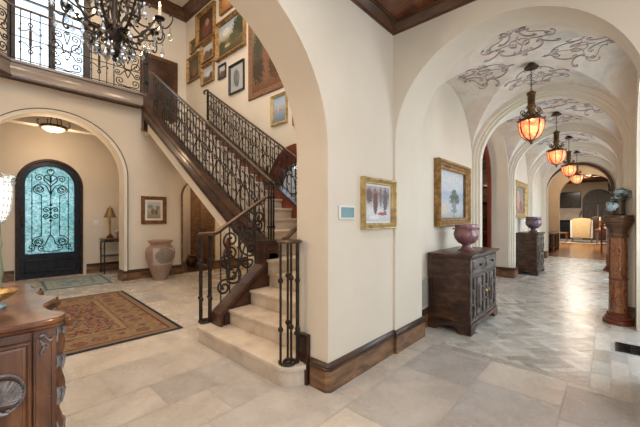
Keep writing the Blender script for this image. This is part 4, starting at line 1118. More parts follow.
def footed_bowl(name, label, x, y, z, m, k=1.0):
    t = thing(name, label, 'vase', (x, y, z))
    body = [(.0, .085), (.055, .085), (.105, .105), (.148, .155), (.166, .215), (.162, .255), (.146, .285), (.138, .300), (.148, .312), (.152, .340), (.149, .358), (.135, .362), (.128, .33), (.11, .20), (0, .15)]
    MB().lathe([(r * k, h * k) for r, h in body], (x, y, z), 32).build('bowl', m, t)
    MB().lathe([(0, 0), (.105 * k, 0), (.11 * k, .015 * k), (.085 * k, .028 * k), (.06 * k, .05 * k), (.052 * k, .07 * k), (.062 * k, .085 * k), (.07 * k, .095 * k), (0, .10 * k)], (x, y, z), 28).build('foot', m, t)
    for s in range(4):
        a = s * PI / 2 + .7; q = MB()
        q.tube([(x + (.148 + .03 * math.sin(u * PI / 8)) * k * math.cos(a + (u - 4) * .045), y + (.148 + .03 * math.sin(u * PI / 8)) * k * math.sin(a + (u - 4) * .045), z + .30 * k) for u in range(9)], .012 * k, 6)
        q.build('handle', m, t)
    return t
footed_bowl('footed_urn', 'glossy mauve footed urn on the near gallery cabinet', 4.66, 1.49, .986, M['purple'])
footed_bowl('footed_urn', 'dark violet footed urn on the farther gallery cabinet', 9.95, 1.50, 1.052, M['purple2'], 1.12)

# ------------------------------------------------------------------ pendants
PY = .775
def pendant(label, x):
    t = thing('pendant_lantern', label, 'pendant light', (x, PY, 3.46), group='amber pendant lanterns down the gallery')
    c = (x, PY, 0)
    MB().lathe([(0, 3.40), (.075, 3.40), (.085, 3.415), (.06, 3.44), (.03, 3.47), (0, 3.475)], c, 20).build('canopy', M['rust'], t)
    m = MB()
    for i in range(11):
        z = 3.40 - .026 * i; vertical = i % 2
        m.tube([(x + (.009 * math.cos(a * PI / 4) if vertical else 0), PY + (0 if vertical else .009 * math.cos(a * PI / 4)), z - .013 + .018 * math.sin(a * PI / 4)) for a in range(8)], .0035, 4, closed=True)
    m.build('chain', M['rust'], t)
    MB().lathe([(0, 3.11), (.018, 3.11), (.02, 3.10), (.052, 3.085), (.055, 3.06), (.045, 3.05), (.042, 2.92), (.055, 2.91), (.055, 2.885), (.035, 2.86), (.03, 2.80), (.06, 2.76), (.08, 2.73), (0, 2.72)], c, 20).build('stem', M['bronze'], t)
    s = MB()
    for k in range(6):
        a = k * PI / 3; ca, sa = math.cos(a), math.sin(a); f = lambda u, v: (x + u * ca, PY + u * sa, v)
        curl(s, (.03, 2.90), (.075, 2.80), (.098, 2.83), .03, 1.2, 1, f, .0065); curl(s, (.135, 2.73), (.062, 2.76), (.07, 2.79), .03, .9, -1, f, .006)
    s.build('scroll_bracket', M['bronze'], t)
    prof = [(.140, 2.705), (.144, 2.68), (.140, 2.62), (.125, 2.56), (.098, 2.51), (.062, 2.475), (.03, 2.46)]
    g = MB(); g.lathe(prof + [(.026, 2.465), (.058, 2.482), (.093, 2.518), (.119, 2.565), (.134, 2.62), (.138, 2.68), (.134, 2.705)], c, 32)
    g.build('glass_shade', M['amber'], t)
    cg = MB(); cg.lathe([(.134, 2.70), (.150, 2.70), (.154, 2.712), (.148, 2.73), (.134, 2.73)], c, 32)
    for k in range(8):
        a = k * PI / 4; cg.tube([(x + (r + .004) * math.cos(a), PY + (r + .004) * math.sin(a), z) for r, z in prof], .0075, 5)
        cg.tube([(x + .143 * math.cos(a), PY + .143 * math.sin(a), 2.72), (x + .06 * math.cos(a), PY + .06 * math.sin(a), 2.76)], .006, 5)
        cg.ball((x + .152 * math.cos(a), PY + .152 * math.sin(a), 2.735), .013, 6)
    cg.build('cage', M['bronze'], t)
    MB().lathe([(0, 2.40), (.012, 2.405), (.018, 2.42), (.010, 2.432), (.03, 2.445), (.04, 2.462), (0, 2.47)], c, 12).build('finial', M['bronze'], t)
    MB().ball((x, PY, 2.60), .045, 10).build('bulb', M['bulb'], t)
pendant('amber glass pendant lantern hanging nearest in the gallery vault', 4.98)
pendant('amber glass pendant lantern, second along the gallery', 7.60)
pendant('amber glass pendant lantern, third along the gallery', 10.06)
pendant('amber glass pendant lantern, farthest along the gallery', 12.5)

# ------------------------------------------------------------------ column pedestals and flowers
def column(label, x, y):
    t = thing('column_pedestal', label, 'column', (x, y, 0), group='burl columns on the right of the gallery'); c = (x, y, 0)
    MB().lathe([(0, 0), (0.1602, 0), (0.1676, .012), (0.1676, .04), (0.1579, .052), (0.1416, .058), (0.149, .075), (0.1453, .095), (0.1229, .105), (0.1192, .12), (0.1281, .13), (0.1267, .145), (0.1103, .155), (0, .156)], c, 36).build('base', M['redwood'], t)
    MB().lathe([(0.1028, .15), (0.09983, .35), (0.0976, .60), (0.0976, .9), (0.0961, 1.18), (0, 1.19)], c, 12, rot=.1).build('shaft', M['burl'], t, smooth=20)
    MB().lathe([(0.09536, .60), (0.1036, .603), (0.1036, .617), (0.09536, .62)], c, 24).build('ring', M['redwood'], t)
    MB().lathe([(0, 1.17), (.100, 1.17), (.115, 1.18), (.115, 1.20), (.101, 1.21), (.101, 1.25), (.112, 1.29), (.135, 1.33), (.150, 1.355), (.150, 1.372), (.164, 1.38), (.168, 1.42), (.158, 1.44), (0, 1.445)], c, 8, rot=.3).build('capital', M['darkwood'], t, smooth=20)
    MB().lathe([(0, 1.44), (0.149, 1.44), (0.1527, 1.46), (0.1416, 1.475), (0, 1.476)], c, 24).build('top', M['capwood'], t)
    return t
column('tall dark burl wood column carrying a flower vase in the gallery', 5.98, -.075)
column('second burl column half hidden behind the one with flowers', 11.6, .0)
fv = thing('flower_vase', 'dark vase of pale blue blossoms standing on the burl column', 'vase', (5.98, -.075, 1.476))
cx, cy = 5.98, -.075
MB().lathe([(0, 1.477), (.06, 1.477), (.075, 1.49), (.07, 1.52), (.066, 1.60), (.072, 1.68), (.08, 1.70), (.07, 1.70), (.06, 1.60), (0, 1.59)], (cx, cy, 0), 20).build('vase', mottled('dark gilt vase', [(.02, .012, .006), (.10, .06, .025)], 26, .35, .4, bump=.4), fv)
rf = random.Random(11)
rx_, ry_ = math.sin(TH), -math.cos(TH)      # direction running across the gallery as seen from the entry
for (da, z, R) in ((-.085, 1.60, .07), (.03, 1.775, .075), (.12, 1.76, .06), (-.03, 1.70, .05)):
    bx, by = cx + rx_ * da, cy + ry_ * da; b = MB()
    for i in range(34):
        u = rf.uniform(-1, 1); a = rf.uniform(0, 2 * PI); q = math.sqrt(1 - u * u)
        p = Vector((q * math.cos(a), q * math.sin(a), u)); s = Vector((bx, by, z)) + p * R * (.75 + .3 * rf.random())
        tt = p.orthogonal().normalized(); bb = p.cross(tt); k = .026
        for j in range(4):
            c1 = tt * math.cos(j * PI / 2) + bb * math.sin(j * PI / 2); c2 = tt * math.cos(j * PI / 2 + .6) + bb * math.sin(j * PI / 2 + .6); c3 = tt * math.cos(j * PI / 2 - .6) + bb * math.sin(j * PI / 2 - .6)
            b.add([s, s + c2 * k * .8 + p * .006, s + c1 * k * 1.2, s + c3 * k * .8 + p * .006], [(0, 1, 2, 3)])
    b.build('blossom', M['petal'], fv)
    MB().tube([(cx, cy, 1.62), (cx + rx_ * da * .4, cy + ry_ * da * .4, (1.62 + z) / 2 + .02), (bx, by, z)], .005, 5).build('stem', M['leaf'], fv)
for k in range(9):
    a = k * 2 * PI / 9 + .3; L = .12 + .06 * rf.random(); b = MB(); zz = 1.66 + .08 * rf.random()
    d = Vector((math.cos(a), math.sin(a), .3)); sd = Vector((-math.sin(a), math.cos(a), 0)); o = Vector((cx, cy, zz))
    b.add([o, o + d * L * .5 + sd * .03, o + d * L + Vector((0, 0, -.05)), o + d * L * .5 - sd * .03, o + d * L * .5 + Vector((0, 0, .012))], [(0, 1, 4), (1, 2, 4), (2, 3, 4), (3, 0, 4)])
    b.build('leaf', M['leaf'], fv)

# ------------------------------------------------------------------ chandelier
CHX, CHY = 1.43, 5.33
ch = thing('chandelier', 'large black iron chandelier with crystal drops and candle lights above the hall', 'chandelier', (CHX, CHY, ZF))
c0 = (CHX, CHY, 0)
MB().lathe([(0, 3.50), (.02, 3.51), (.035, 3.54), (.02, 3.57), (.06, 3.60), (.10, 3.66), (.06, 3.72), (.05, 3.78), (.12, 3.86), (.14, 3.93), (.08, 4.0), (.04, 4.1), (.04, 4.5), (.08, 4.56), (.10, 4.62), (.05, 4.7), (.03, 5.0), (.05, 5.06), (.0, 5.12)], c0, 18).build('stem', M['iron'], ch)
MB().tube([(CHX, CHY, 5.1), (CHX, CHY, ZF)], .018, 6).build('chain', M['iron'], ch)
MB().lathe([(0, ZF - .06), (.10, ZF - .05), (.13, ZF), (0, ZF)], c0, 20).build('canopy', M['iron'], ch)
dropm = MB
def drop(x, y, z, k=1.0):
    k *= 1.45
    b = MB(); b.lathe([(0, 0), (.010 * k, .012 * k), (.022 * k, .035 * k), (.024 * k, .05 * k), (.014 * k, .08 * k), (.005 * k, .105 * k), (.003 * k, .115 * k), (.010 * k, .125 * k), (.010 * k, .14 * k), (0, .148 * k)], (x, y, z - .148 * k), 6)
    b.build('crystal_drop', M['crystal'], ch, smooth=10)
for tier, (na, R, zc_, hh, ph) in enumerate(((8, .60, 4.20, .52, .2), (6, .38, 4.72, .36, .5))):
    for k in range(na):
        a = ph + 2 * PI * k / na; ca_, sa_ = math.cos(a), math.sin(a)
        f = lambda u, v: (CHX + u * ca_, CHY + u * sa_, v)
        arm = MB()
        pts = []
        for i in range(19):
            s = i / 18; u = .04 + (R - .04) * s; v = zc_ - .12 - hh * .52 * math.sin(PI * min(1, s * 1.12)) * (1 - .25 * s) + .14 * s
            pts.append(f(u, v))
        ux, vz = R, zc_ + .02
        arm.tube(pts, .021, 6, r1=.015)
        scroll(arm, 'C', R * .52, zc_ - .02, hh * .70, f, .014, flip=-1, rot=.9)
        scroll(arm, 'S', R * .80, zc_ - .16, hh * .66, f, .014, flip=1, rot=-.8)
        scroll(arm, 'C', R * .98, zc_ - .15, hh * .56, f, .013, flip=1, rot=.25)
        scroll(arm, 'S', R * .30, zc_ + .10, hh * .6, f, .010, flip=1, rot=.3); scroll(arm, 'C', R * .62, zc_ + .10, hh * .5, f, .010, flip=-1, rot=-.6)
        if tier == 0: scroll(arm, 'C', R * 1.2, zc_ - .02, hh * .46, f, .010, flip=1, rot=-.5); scroll(arm, 'S', R * .36, zc_ - .36, hh * .55, f, .011, flip=-1, rot=.5)
        # leaf sprays on the arm
        for q in range(4):
            uu = R * (.3 + .18 * q); vv = zc_ - .12 - hh * .45 * math.sin(PI * (.3 + .18 * q))
            for sg in (-1, 1): arm.add([f(uu, vv), f(uu + .03, vv + .05), (*[p + d for p, d in zip(f(uu + .04, vv + .02)[:2], (-sa_ * .05 * sg, ca_ * .05 * sg))], vv + .04)], [(0, 1, 2)])
        arm.build('arm', M['iron'], ch)
        cu = MB(); cu.lathe([(0, zc_ - .03), (.02, zc_ - .03), (.03, zc_), (.07, zc_ + .015), (.075, zc_ + .03), (.03, zc_ + .03), (.026, zc_ + .05), (0, zc_ + .05)], f(R, 0), 12); cu.build('candle_cup', M['iron'], ch)
        MB().lathe([(0, zc_ + .04), (.021, zc_ + .04), (.021, zc_ + .19), (0, zc_ + .195)], f(R, 0), 10).build('candle', M['candle'], ch)
        MB().lathe([(0, zc_ + .19), (.012, zc_ + .20), (.016, zc_ + .225), (.008, zc_ + .26), (0, zc_ + .275)], f(R, 0), 8).build('bulb', M['bulb'], ch)
        drop(*f(R, zc_ - .02)); 
        if tier == 0:
            drop(*f(R * 1.24, zc_ - .08), 1.1); drop(*f(R * .88, zc_ - .16), .9); drop(*f(R * .68, zc_ - .30), 1.0); drop(*f(R * .40, zc_ - .42), 1.0)
for k in range(6):
    a = 2 * PI * k / 6; drop(CHX + .12 * math.cos(a), CHY + .12 * math.sin(a), 3.76, 1.1)
drop(CHX, CHY, 3.51, .7)
sw = MB()
for k in range(8):
    a = 2 * PI * k / 8 + .2; ca_, sa_ = math.cos(a), math.sin(a); f = lambda u, v: (CHX + u * ca_, CHY + u * sa_, v)
    scroll(sw, 'C', .17, 3.80, .34, f, .011, flip=1, rot=.5); scroll(sw, 'S', .12, 4.15, .36, f, .010, flip=1)
sw.build('centre_scrolls', M['iron'], ch)
ch.location.z = ZF + .2
for o in COL.objects:
    if o.parent == ch and o.name.split('.')[0] in ('canopy', 'chain'): o.location.z = -.2

# ------------------------------------------------------------------ entry ceiling light
el = thing('ceiling_light', 'bronze ceiling light with lit alabaster bowl in the entry', 'ceiling light', (1.25, 8.95, 3.62)); c = (1.25, 8.95, 0)
MB().lathe([(0, 3.60), (.10, 3.60), (.13, 3.615), (.12, 3.62), (0, 3.62)], c, 24).build('canopy', M['rust'], el)
m = MB(); m.lathe([(0, 3.42), (.02, 3.42), (.02, 3.6), (0, 3.6)], c, 10); m.lathe([(.20, 3.37), (.235, 3.375), (.24, 3.41), (.22, 3.425), (.20, 3.42)], c, 32); m.box(1.03, 1.47, 8.94, 8.96, 3.405, 3.42); m.box(1.24, 1.26, 8.73, 9.17, 3.405, 3.42)
m.build('ring', M['rust'], el)
m = MB()
for k in range(8):
    a = k * PI / 4 + .3; f = lambda u, v: (1.25 + u * math.cos(a), 8.95 + u * math.sin(a), v)
    scroll(m, 'C', .27, 3.44, .13, f, .008, flip=1, rot=-.3); scroll(m, 'S', .14, 3.50, .18, f, .008, flip=1, rot=.5)
m.build('scroll_bracket', M['bronze'], el)
MB().lathe([(.205, 3.385), (.19, 3.35), (.14, 3.315), (.07, 3.295), (0, 3.29), (0, 3.30), (.07, 3.305), (.13, 3.325), (.18, 3.36), (.195, 3.385)], c, 32).build('glass_bowl', M['bowl'], el)
MB().lathe([(0, 3.255), (.012, 3.26), (.018, 3.28), (0, 3.295)], c, 10).build('finial', M['rust'], el)

# ------------------------------------------------------------------ lamp table in the entry
ct = thing('console_table', 'slim dark iron and wood side table under the lamp in the entry', 'table', (2.55, 9.7, 0))
MB().box(2.30, 2.86, 9.50, 9.90, .875, .90).build('tabletop', M['midwood'], ct, bev=.005)
MB().box(2.33, 2.83, 9.53, 9.88, .80, .875).build('apron', M['blackwood'], ct)
MB().box(2.33, 2.83, 9.53, 9.88, .44, .46).build('shelf', M['blackwood'], ct)
for x in (2.335, 2.805):
    for y in (9.535, 9.865):
        b = MB(); b.tube([(x, y, 0), (x, y, .80)], .017, 8); b.ball((x, y, .62), .026, 8); b.ball((x, y, .10), .024, 8); b.build('leg', M['blackwood'], ct)
MB().ball((2.58, 9.52, .84), .014).build('drawer_knob', M['brass'], ct)
tl = thing('table_lamp', 'brass column table lamp with small bell shade on the entry side table', 'lamp', (2.50, 9.70, .90)); c = (2.50, 9.70, 0)
MB().lathe([(0, .90), (.075, .90), (.085, .92), (.085, .94), (.06, .96), (.03, 1.0), (0, 1.0)], c, 20).build('base', M['bronze'], tl)
MB().lathe([(0, .99), (.024, .99), (.03, 1.03), (.022, 1.06), (.022, 1.30), (.032, 1.33), (.02, 1.36), (.014, 1.52), (0, 1.52)], c, 14).build('column', M['brass'], tl)
MB().lathe([(.145, 1.44), (.115, 1.50), (.08, 1.60), (.055, 1.68), (.05, 1.70), (.047, 1.70), (.052, 1.68), (.076, 1.60), (.111, 1.50), (.141, 1.44)], c, 28).build('lamp_shade', mottled('bronze lamp shade', [(.20, .12, .05), (.30, .19, .08)], 8, .4, .5), tl)
MB().lathe([(0, 1.49), (.02, 1.50), (.028, 1.53), (0, 1.56)], c, 10).build('bulb', M['bulb'], tl)
MB().lathe([(0, 1.70), (.012, 1.71), (.016, 1.735), (0, 1.755)], c, 10).build('finial', M['brass'], tl)
og = thing('glass_globe', 'small pink glass globe on a stem beside the entry lamp', 'ornament', (2.655, 9.62, .90)); c = (2.655, 9.62, 0)
MB().lathe([(0, .90), (.045, .90), (.045, .91), (.012, .92), (.01, .99), (.02, 1.0), (0, 1.0)], c, 16).build('foot', M['bronze'], og)
MB().ball((2.655, 9.62, 1.065), .072, 18, 1, 12).build('globe', M['pink'], og)

# ------------------------------------------------------------------ urns
ur = thing('terracotta_urn', 'tall carved terracotta urn standing below the horses picture', 'urn', (3.0, 7.73, 0), rz=-.37)
MB().lathe([(0, 0), (.135, 0), (.145, .02), (.15, .05), (.20, .19), (.265, .37), (.305, .53), (.315, .64), (.29, .735), (.235, .79), (.215, .81), (.215, .84), (.205, .85), (.18, .83), (.17, .7), (0, .6)], (0, 0, 0), 40).build('body', M['terracotta'], ur, world=False)
MB().lathe([(.19, .835), (.215, .838), (.24, .862), (.265, .895), (.268, .912), (.25, .915), (.215, .885), (.19, .86)], (0, 0, 0), 36).build('rim', mottled('terracotta rim', [(.36, .20, .13), (.46, .29, .20)], 8, .75), ur, world=False)
hu = thing('hall_urn', 'small round brown urn on the floor of the back hall', 'urn', (4.42, 9.12, .004)); c = (4.42, 9.12, 0)
MB().lathe([(0, .004), (.08, .004), (.10, .02), (.15, .10), (.165, .18), (.14, .25), (.10, .28), (.10, .30), (.08, .29), (0, .2)], c, 24).build('body', M['bronze'], hu)
MB().lathe([(.08, .29), (.10, .295), (.125, .325), (.12, .335), (.09, .315)], c, 24).build('rim', M['midwood'], hu)
fe = thing('fire_extinguisher', 'slim red cylinder on the cream wall seen under the stair flight', 'fire extinguisher', (4.98, YW0 - .07, .33)); c = (4.98, YW0 - .07, 0)
MB().lathe([(0, .33), (.055, .33), (.06, .35), (.06, .70), (.045, .76), (.02, .79), (0, .79)], c, 18).build('cylinder', M['red'], fe)
m = MB(); m.lathe([(0, .78), (.022, .78), (.022, .82), (0, .83)], c, 10); m.box(4.96, 5.0, YW0 - .15, YW0 - .04, .82, .845); m.tube([(4.98, YW0 - .10, .80), (5.04, YW0 - .12, .74), (5.055, YW0 - .10, .5)], .01, 6); m.build('valve', M['blackmetal'], fe)
MB().box(4.95, 5.01, YW0 - .012, YW0, .45, .7).build('wall_mount', M['blackmetal'], fe)

# ------------------------------------------------------------------ rugs
def rug(name, label, x, y, w, d, rz, mt, edge):
    t = thing(name, label, 'rug', (x, y, 0), rz)
    vs = [(-w / 2, -d / 2, .003), (w / 2, -d / 2, .003), (w / 2, d / 2, .003), (-w / 2, d / 2, .003), (-w / 2, -d / 2, .011), (w / 2, -d / 2, .011), (w / 2, d / 2, .011), (-w / 2, d / 2, .011)]
    me = bpy.data.meshes.new('pile'); me.from_pydata(vs, [], [(4, 5, 6, 7), (3, 2, 1, 0), (0, 1, 5, 4), (1, 2, 6, 5), (2, 3, 7, 6), (3, 0, 4, 7)])
    uv = me.uv_layers.new(name='UVMap')
    for p in me.polygons:
        for li in p.loop_indices:
            v = me.vertices[me.loops[li].vertex_index].co; uv.data[li].uv = (v.x / w + .5, v.y / d + .5)
    me.materials.append(mt); o = bpy.data.objects.new('pile', me); COL.objects.link(o); o.parent = t
    MB().sweep([(-w / 2, -d / 2), (w / 2, -d / 2), (w / 2, d / 2), (-w / 2, d / 2)], [(-.012, .001), (.004, .001), (.004, .012), (-.012, .012)], lambda a, b, h: (a, b, h), closed=True).build('binding', edge, t, world=False)
    return t
W_R, D_R = 2.3, 2.93
RUG = rug_mat('oriental rug', W_R, D_R, [(0, (.03, .025, .05)), (.03, (.23, .17, .10)), (.10, (.15, .05, .04)), (.13, (.29, .21, .12)), (.47, (.15, .05, .04)), (.50, (.30, .22, .13)), (.56, (.10, .06, .07))],
              [(.28, .185, .11), (.17, .045, .035), (.25, .16, .10), (.06, .055, .09), (.30, .21, .12), (.20, .07, .05), (.22, .12, .08)], 30,
              [(0, (.20, .06, .045)), (.28, (.06, .055, .08)), (.36, (.32, .23, .13)), (.52, (.28, .16, .07)), (.62, (.29, .21, .12))])
rug('oriental_rug', 'large beige and red oriental rug on the hall floor behind the carved desk', .80, 5.66, W_R, D_R, -.05, RUG, mottled('navy binding', [(.012, .012, .03), (.03, .025, .05)], 9, .95))
RUG2 = rug_mat('blue rug', 1.12, 1.2, [(0, (.12, .18, .20)), (.04, (.34, .38, .36)), (.22, (.14, .20, .22))],
               [(.24, .32, .34), (.12, .19, .22), (.32, .36, .35), (.20, .26, .27), (.40, .42, .39)], 14, [(0, (.14, .2, .22)), (.3, (.36, .4, .38)), (.5, (.2, .27, .29))])
rug('door_rug', 'small grey blue rug lying inside the front door', 1.62, 8.82, 1.12, 1.25, -.06, RUG2, mottled('grey binding', [(.12, .17, .19), (.2, .25, .26)], 9, .95))

# ------------------------------------------------------------------ carved desk
dk = thing('carved_desk', 'large carved walnut desk with shell medallion and glossy serpentine top', 'desk', (-.5, 2.9, 0))
edge = [(-1.55, 2.26), (-.6, 2.25), (-.1, 2.245), (.12, 2.24), (.26, 2.23), (.33, 2.235), (.385, 2.265), (.408, 2.33), (.385, 2.39), (.35, 2.46), (.335, 2.55), (.345, 2.64), (.385, 2.72), (.425, 2.79), (.43, 2.86), (.40, 2.92), (.365, 3.0), (.36, 3.08), (.385, 3.15), (.395, 3.22), (.37, 3.29), (.355, 3.37), (.37, 3.45), (.375, 3.52), (.345, 3.60), (.28, 3.66), (.18, 3.70), (.05, 3.72), (-.3, 3.72), (-1.55, 3.68)]
def smooth(p, n=2):
    for _ in range(n):
        q = []
        for i in range(len(p) - 1):
            a, b = p[i], p[i + 1]; q += [(a[0] * .75 + b[0] * .25, a[1] * .75 + b[1] * .25), (a[0] * .25 + b[0] * .75, a[1] * .25 + b[1] * .75)]
        p = [p[0]] + q + [p[-1]]
    return p
edge = [(x - (.03 if x > .2 else .02), y) for x, y in edge]
e2 = smooth(edge, 2)
tp = MB(); tp.slab(e2, .872, .90, XY)
tp.sweep(e2, [(.002, .8985), (-.012, .893), (-.018, .88), (-.010, .868), (-.018, .860), (-.006, .850), (.02, .845), (.03, .85), (.03, .88)], lambda a, b, h: (a, b, h))
tp.build('top', M['desk'], dk)
ins = [(x - (.055 if x > .2 else 0), y + (.06 if y < 2.4 else (-.05 if y > 3.5 else 0))) for x, y in edge]
bd = MB(); bd.slab(smooth(ins, 2), .10, .85, XY); bd.build('body', M['desk'], dk)
pl = MB(); pl.slab(smooth([(x + (.012 if x > .2 else 0), y - (.02 if y < 2.4 else -.02 if y > 3.5 else 0)) for x, y in ins], 2), .02, .14, XY); pl.build('plinth', M['desk'], dk)
yF = 2.285
fp = MB()
pr = [(0, 0), (0, -.018), (.012, -.024), (.022, -.014), (.034, -.018), (.044, 0)]
fp.sweep([(-.17, .26), (.225, .26), (.225, .79), (-.17, .79)], pr, lambda a, b, h: (a, yF + h + .005, b), closed=True)
fp.sweep([(-.125, .30), (.18, .30), (.18, .745), (-.125, .745)], [(0, 0), (0, -.010), (.010, -.012), (.014, 0)], lambda a, b, h: (a, yF + h + .005, b), closed=True)
fp.box(-.13, .19, yF - .012, yF + .06, .29, .76)
fp.build('front_panel', M['desk'], dk)
ps = MB(); ps.slab([(.235, .14), (.33, .14), (.33, .84), (.235, .84)], yF - .008, yF + .06, XZ(0))
for xx in (.25, .315): ps.box(xx - .006, xx + .006, yF - .02, yF, .2, .8)
ps.build('pilaster', M['desk'], dk)
sh = MB(); cxs, czs = .112, .55
sh.sweep([(cxs + .092 * math.cos(i * PI / 18), czs + .105 * math.sin(i * PI / 18)) for i in range(36)], [(0, 0), (0, -.014), (.006, -.02), (.012, -.014), (.014, 0)], lambda a, b, h: (a, yF + h - .01, b), closed=True)
for i in range(15):
    a = PI * (.02 + .96 * i / 14) - .35
    sh.tube([(cxs - .02 + .015 * math.cos(a), yF - .02, czs - .045 + .015 * math.sin(a)), (cxs - .01 + .06 * math.cos(a), yF - .034, czs - .03 + .07 * math.sin(a)), (cxs + .074 * math.cos(a), yF - .024, czs - .005 + .078 * math.sin(a))], .005, 6, r1=.011)
for i in range(24):
    a = i * 2 * PI / 24; sh.ball((cxs + .084 * math.cos(a), yF - .022, czs + .096 * math.sin(a)), .006, 6)
scroll(sh, 'S', cxs - .02, czs - .07, .10, lambda a, b: (a, yF - .025, b), .008, rot=1.2)
sh.build('shell_medallion', M['silver_sheen'], dk)
def twist_col(x, y, nm='twisted_column'):
    m = MB(); m.lathe([(.038, .12 + .68 * i / 60) for i in range(61)], (x, y, 0), 18, twist=lambda a, z: 1 + .38 * math.cos(2 * a + z * 26)); m.build(nm, M['desk'], dk)
    for z in (.80, .63, .45, .27, .13):
        k = MB(); k.lathe([(0, z - .05), (.036, z - .05), (.044, z), (.04, z + .045), (0, z + .05)], (x, y, 0), 14)
        for i in range(9):
            a = i * 2 * PI / 9; q = lambda r, h: (x + r * math.cos(a), y + r * math.sin(a), z + h)
            k.tube([q(.034, -.045), q(.044, -.01), q(.050, .02), q(.042, .042)], .009, 5, r1=.005)
        k.build('acanthus_carving', M['silver_sheen'], dk)  # blue-grey window reflections on the leaves, put into the colour
twist_col(.325, 2.325)
twist_col(.35, 2.83)
for (x, y) in ((.385, 2.285), (.395, 2.80), (.36, 3.24)):
    m = MB(); m.lathe([(0, -.032), (.02, -.03), (.034, -.012), (.036, .004), (.026, .02), (.012, .026), (0, .027)], (x, y, .868), 14); scroll(m, 'S', 0, 0, .07, lambda a, b: (x + a * .5 + .012, y - .012 + a, .868 + b), .006); m.build('corner_scroll', M['desk'], dk)
ft = MB()
for (x, y) in ((.30, 2.34), (.32, 2.83), (.30, 3.55)):
    ft.lathe([(0, 0), (.05, 0), (.065, .03), (.06, .07), (.04, .11), (0, .12)], (x, y, 0), 16)
    ft = ft
    ft.build('foot', M['desk'], dk); ft = MB()
for i in range(3):
    cf = MB(); scroll(cf, 'S', .27 + .008 * i, .735 + .03 * i, .055, lambda a, b: (a, yF - .016, b), .005, flip=(-1) ** i, rot=i * .5); cf.build('scroll_carving', M['silver_sheen'], dk)
for i in range(6):
    cf = MB(); scroll(cf, 'S', .05 + .05 * i, .21, .09, lambda a, b: (a, yF - .018, b), .008, flip=(-1) ** i, rot=.6); cf.build('scroll_carving', M['silver_sheen'], dk)

dl = thing('crystal_lamp', 'glass table lamp with a beaded lit shade on the carved desk', 'lamp', (.137, 3.195, .90)); c = (.137, 3.195, 0)
MB().lathe([(0, .90), (.05, .90), (.05, .915), (.028, .93), (.024, 1.0), (.034, 1.05), (.028, 1.12), (.022, 1.2), (.028, 1.26), (.022, 1.3), (.018, 1.4), (0, 1.4)], c, 20).build('base', M['greenglass'], dl)
prof = [(.026, 1.41), (.044, 1.43), (.062, 1.49), (.073, 1.57), (.076, 1.65), (.071, 1.72)]
MB().lathe(prof + [(.068, 1.72), (.073, 1.65), (.07, 1.57), (.059, 1.49), (.041, 1.434), (.026, 1.414)], c, 28).build('lamp_shade', M['beadshade'], dl)
for k in range(16):
    a = k * PI / 8; m = MB(); m.tube([(.137 + (r + .003) * math.cos(a), 3.195 + (r + .003) * math.sin(a), z) for r, z in prof], .003, 4)
    for j in range(9):
        i = j * (len(prof) - 1) / 8; i0 = min(int(i), len(prof) - 2); fr_ = i - i0
        r = prof[i0][0] * (1 - fr_) + prof[i0 + 1][0] * fr_ + .003; z = prof[i0][1] * (1 - fr_) + prof[i0 + 1][1] * fr_
        m.ball((.137 + r * math.cos(a), 3.195 + r * math.sin(a), z), .0075, 5, 1, 4)
    m.build('bead_string', M['crystal'], dl)
m = MB()
for k in range(14):
    a = k * 2 * PI / 14; m.ball((.137 + .082 * math.cos(a), 3.195 + .082 * math.sin(a), 1.735), .017, 8, 1, 5); m.ball((.137 + .087 * math.cos(a + .2), 3.195 + .087 * math.sin(a + .2), 1.695), .012, 6, 1, 4)
m.build('crystal_rim', M['crystal'], dl)
gb = thing('shell_bowl', 'crackled gold leaf shell bowl on a pale blue glass foot on the desk', 'bowl', (.10, 2.73, .90)); c = (.10, 2.73, 0)
vs = []; 
m = MB(); n = 40
pr = [(.012, .945), (.05, .95), (.088, .972), (.105, .995), (.106, 1.0), (.099, .998), (.08, .98), (.04, .962), (.0, .958)]
m.lathe(pr, c, n, twist=lambda a, z: 1 + .06 * math.cos(9 * a) * (1 if z > .96 else .3)); m.build('bowl', M['crackle'], gb)
MB().lathe([(0, .90), (.05, .90), (.055, .91), (.045, .922), (.03, .935), (.04, .948), (0, .95)], c, 20, twist=lambda a, z: 1 + .1 * math.cos(8 * a)).build('foot', mottled('pale blue glass', [(.20, .42, .55), (.50, .68, .76)], 12, .1, coat=1), gb)

gb.location.z += .0015; dl.location.z += .0015

# ------------------------------------------------------------------ passage and living room
cs = thing('console_cabinet', 'small dark open stand by the passage wall beyond the gallery', 'stand', (16.9, 1.95, 0))
MB().box(16.0, 18.0 - .05, 1.72, 2.08, .74, .78).build('top', M['darkwood'], cs)
MB().box(16.05, 17.9, 1.76, 2.06, .18, .21).build('shelf', M['darkwood'], cs)
for x in (16.06, 17.0, 17.88):
    for y in (1.76, 2.04): MB().box(x - .03, x + .03, y - .03, y + .03, 0, .74).build('leg', M['darkwood'], cs)
XF = 27.0
tv = thing('television', 'flat dark television on the far wall above the stone mantel', 'television', (XF, 1.95, 2.55))
MB().box(XF - .08, XF - .01, 1.45, 2.56, 2.06, 3.10).build('casing', M['blackmetal'], tv, bev=.01); MB().box(XF - .09, XF - .078, 1.48, 2.53, 2.10, 3.06).build('screen', M['screen'], tv)
MB().box(XF - .011, XF - .001, 1.7, 2.2, 2.3, 2.8).build('wall_mount', M['blackmetal'], tv)
fp = thing('fireplace', 'carved pale stone fireplace with deep mantel on the far wall', 'fireplace', (XF, 1.9, 0))
m = MB(); m.box(XF - .55, XF - .01, 1.42, 3.4, 1.80, 1.92); m.box(XF - .48, XF - .01, 1.46, 3.3, 1.68, 1.80); m.build('mantel', M['stone'], fp, bev=.02)
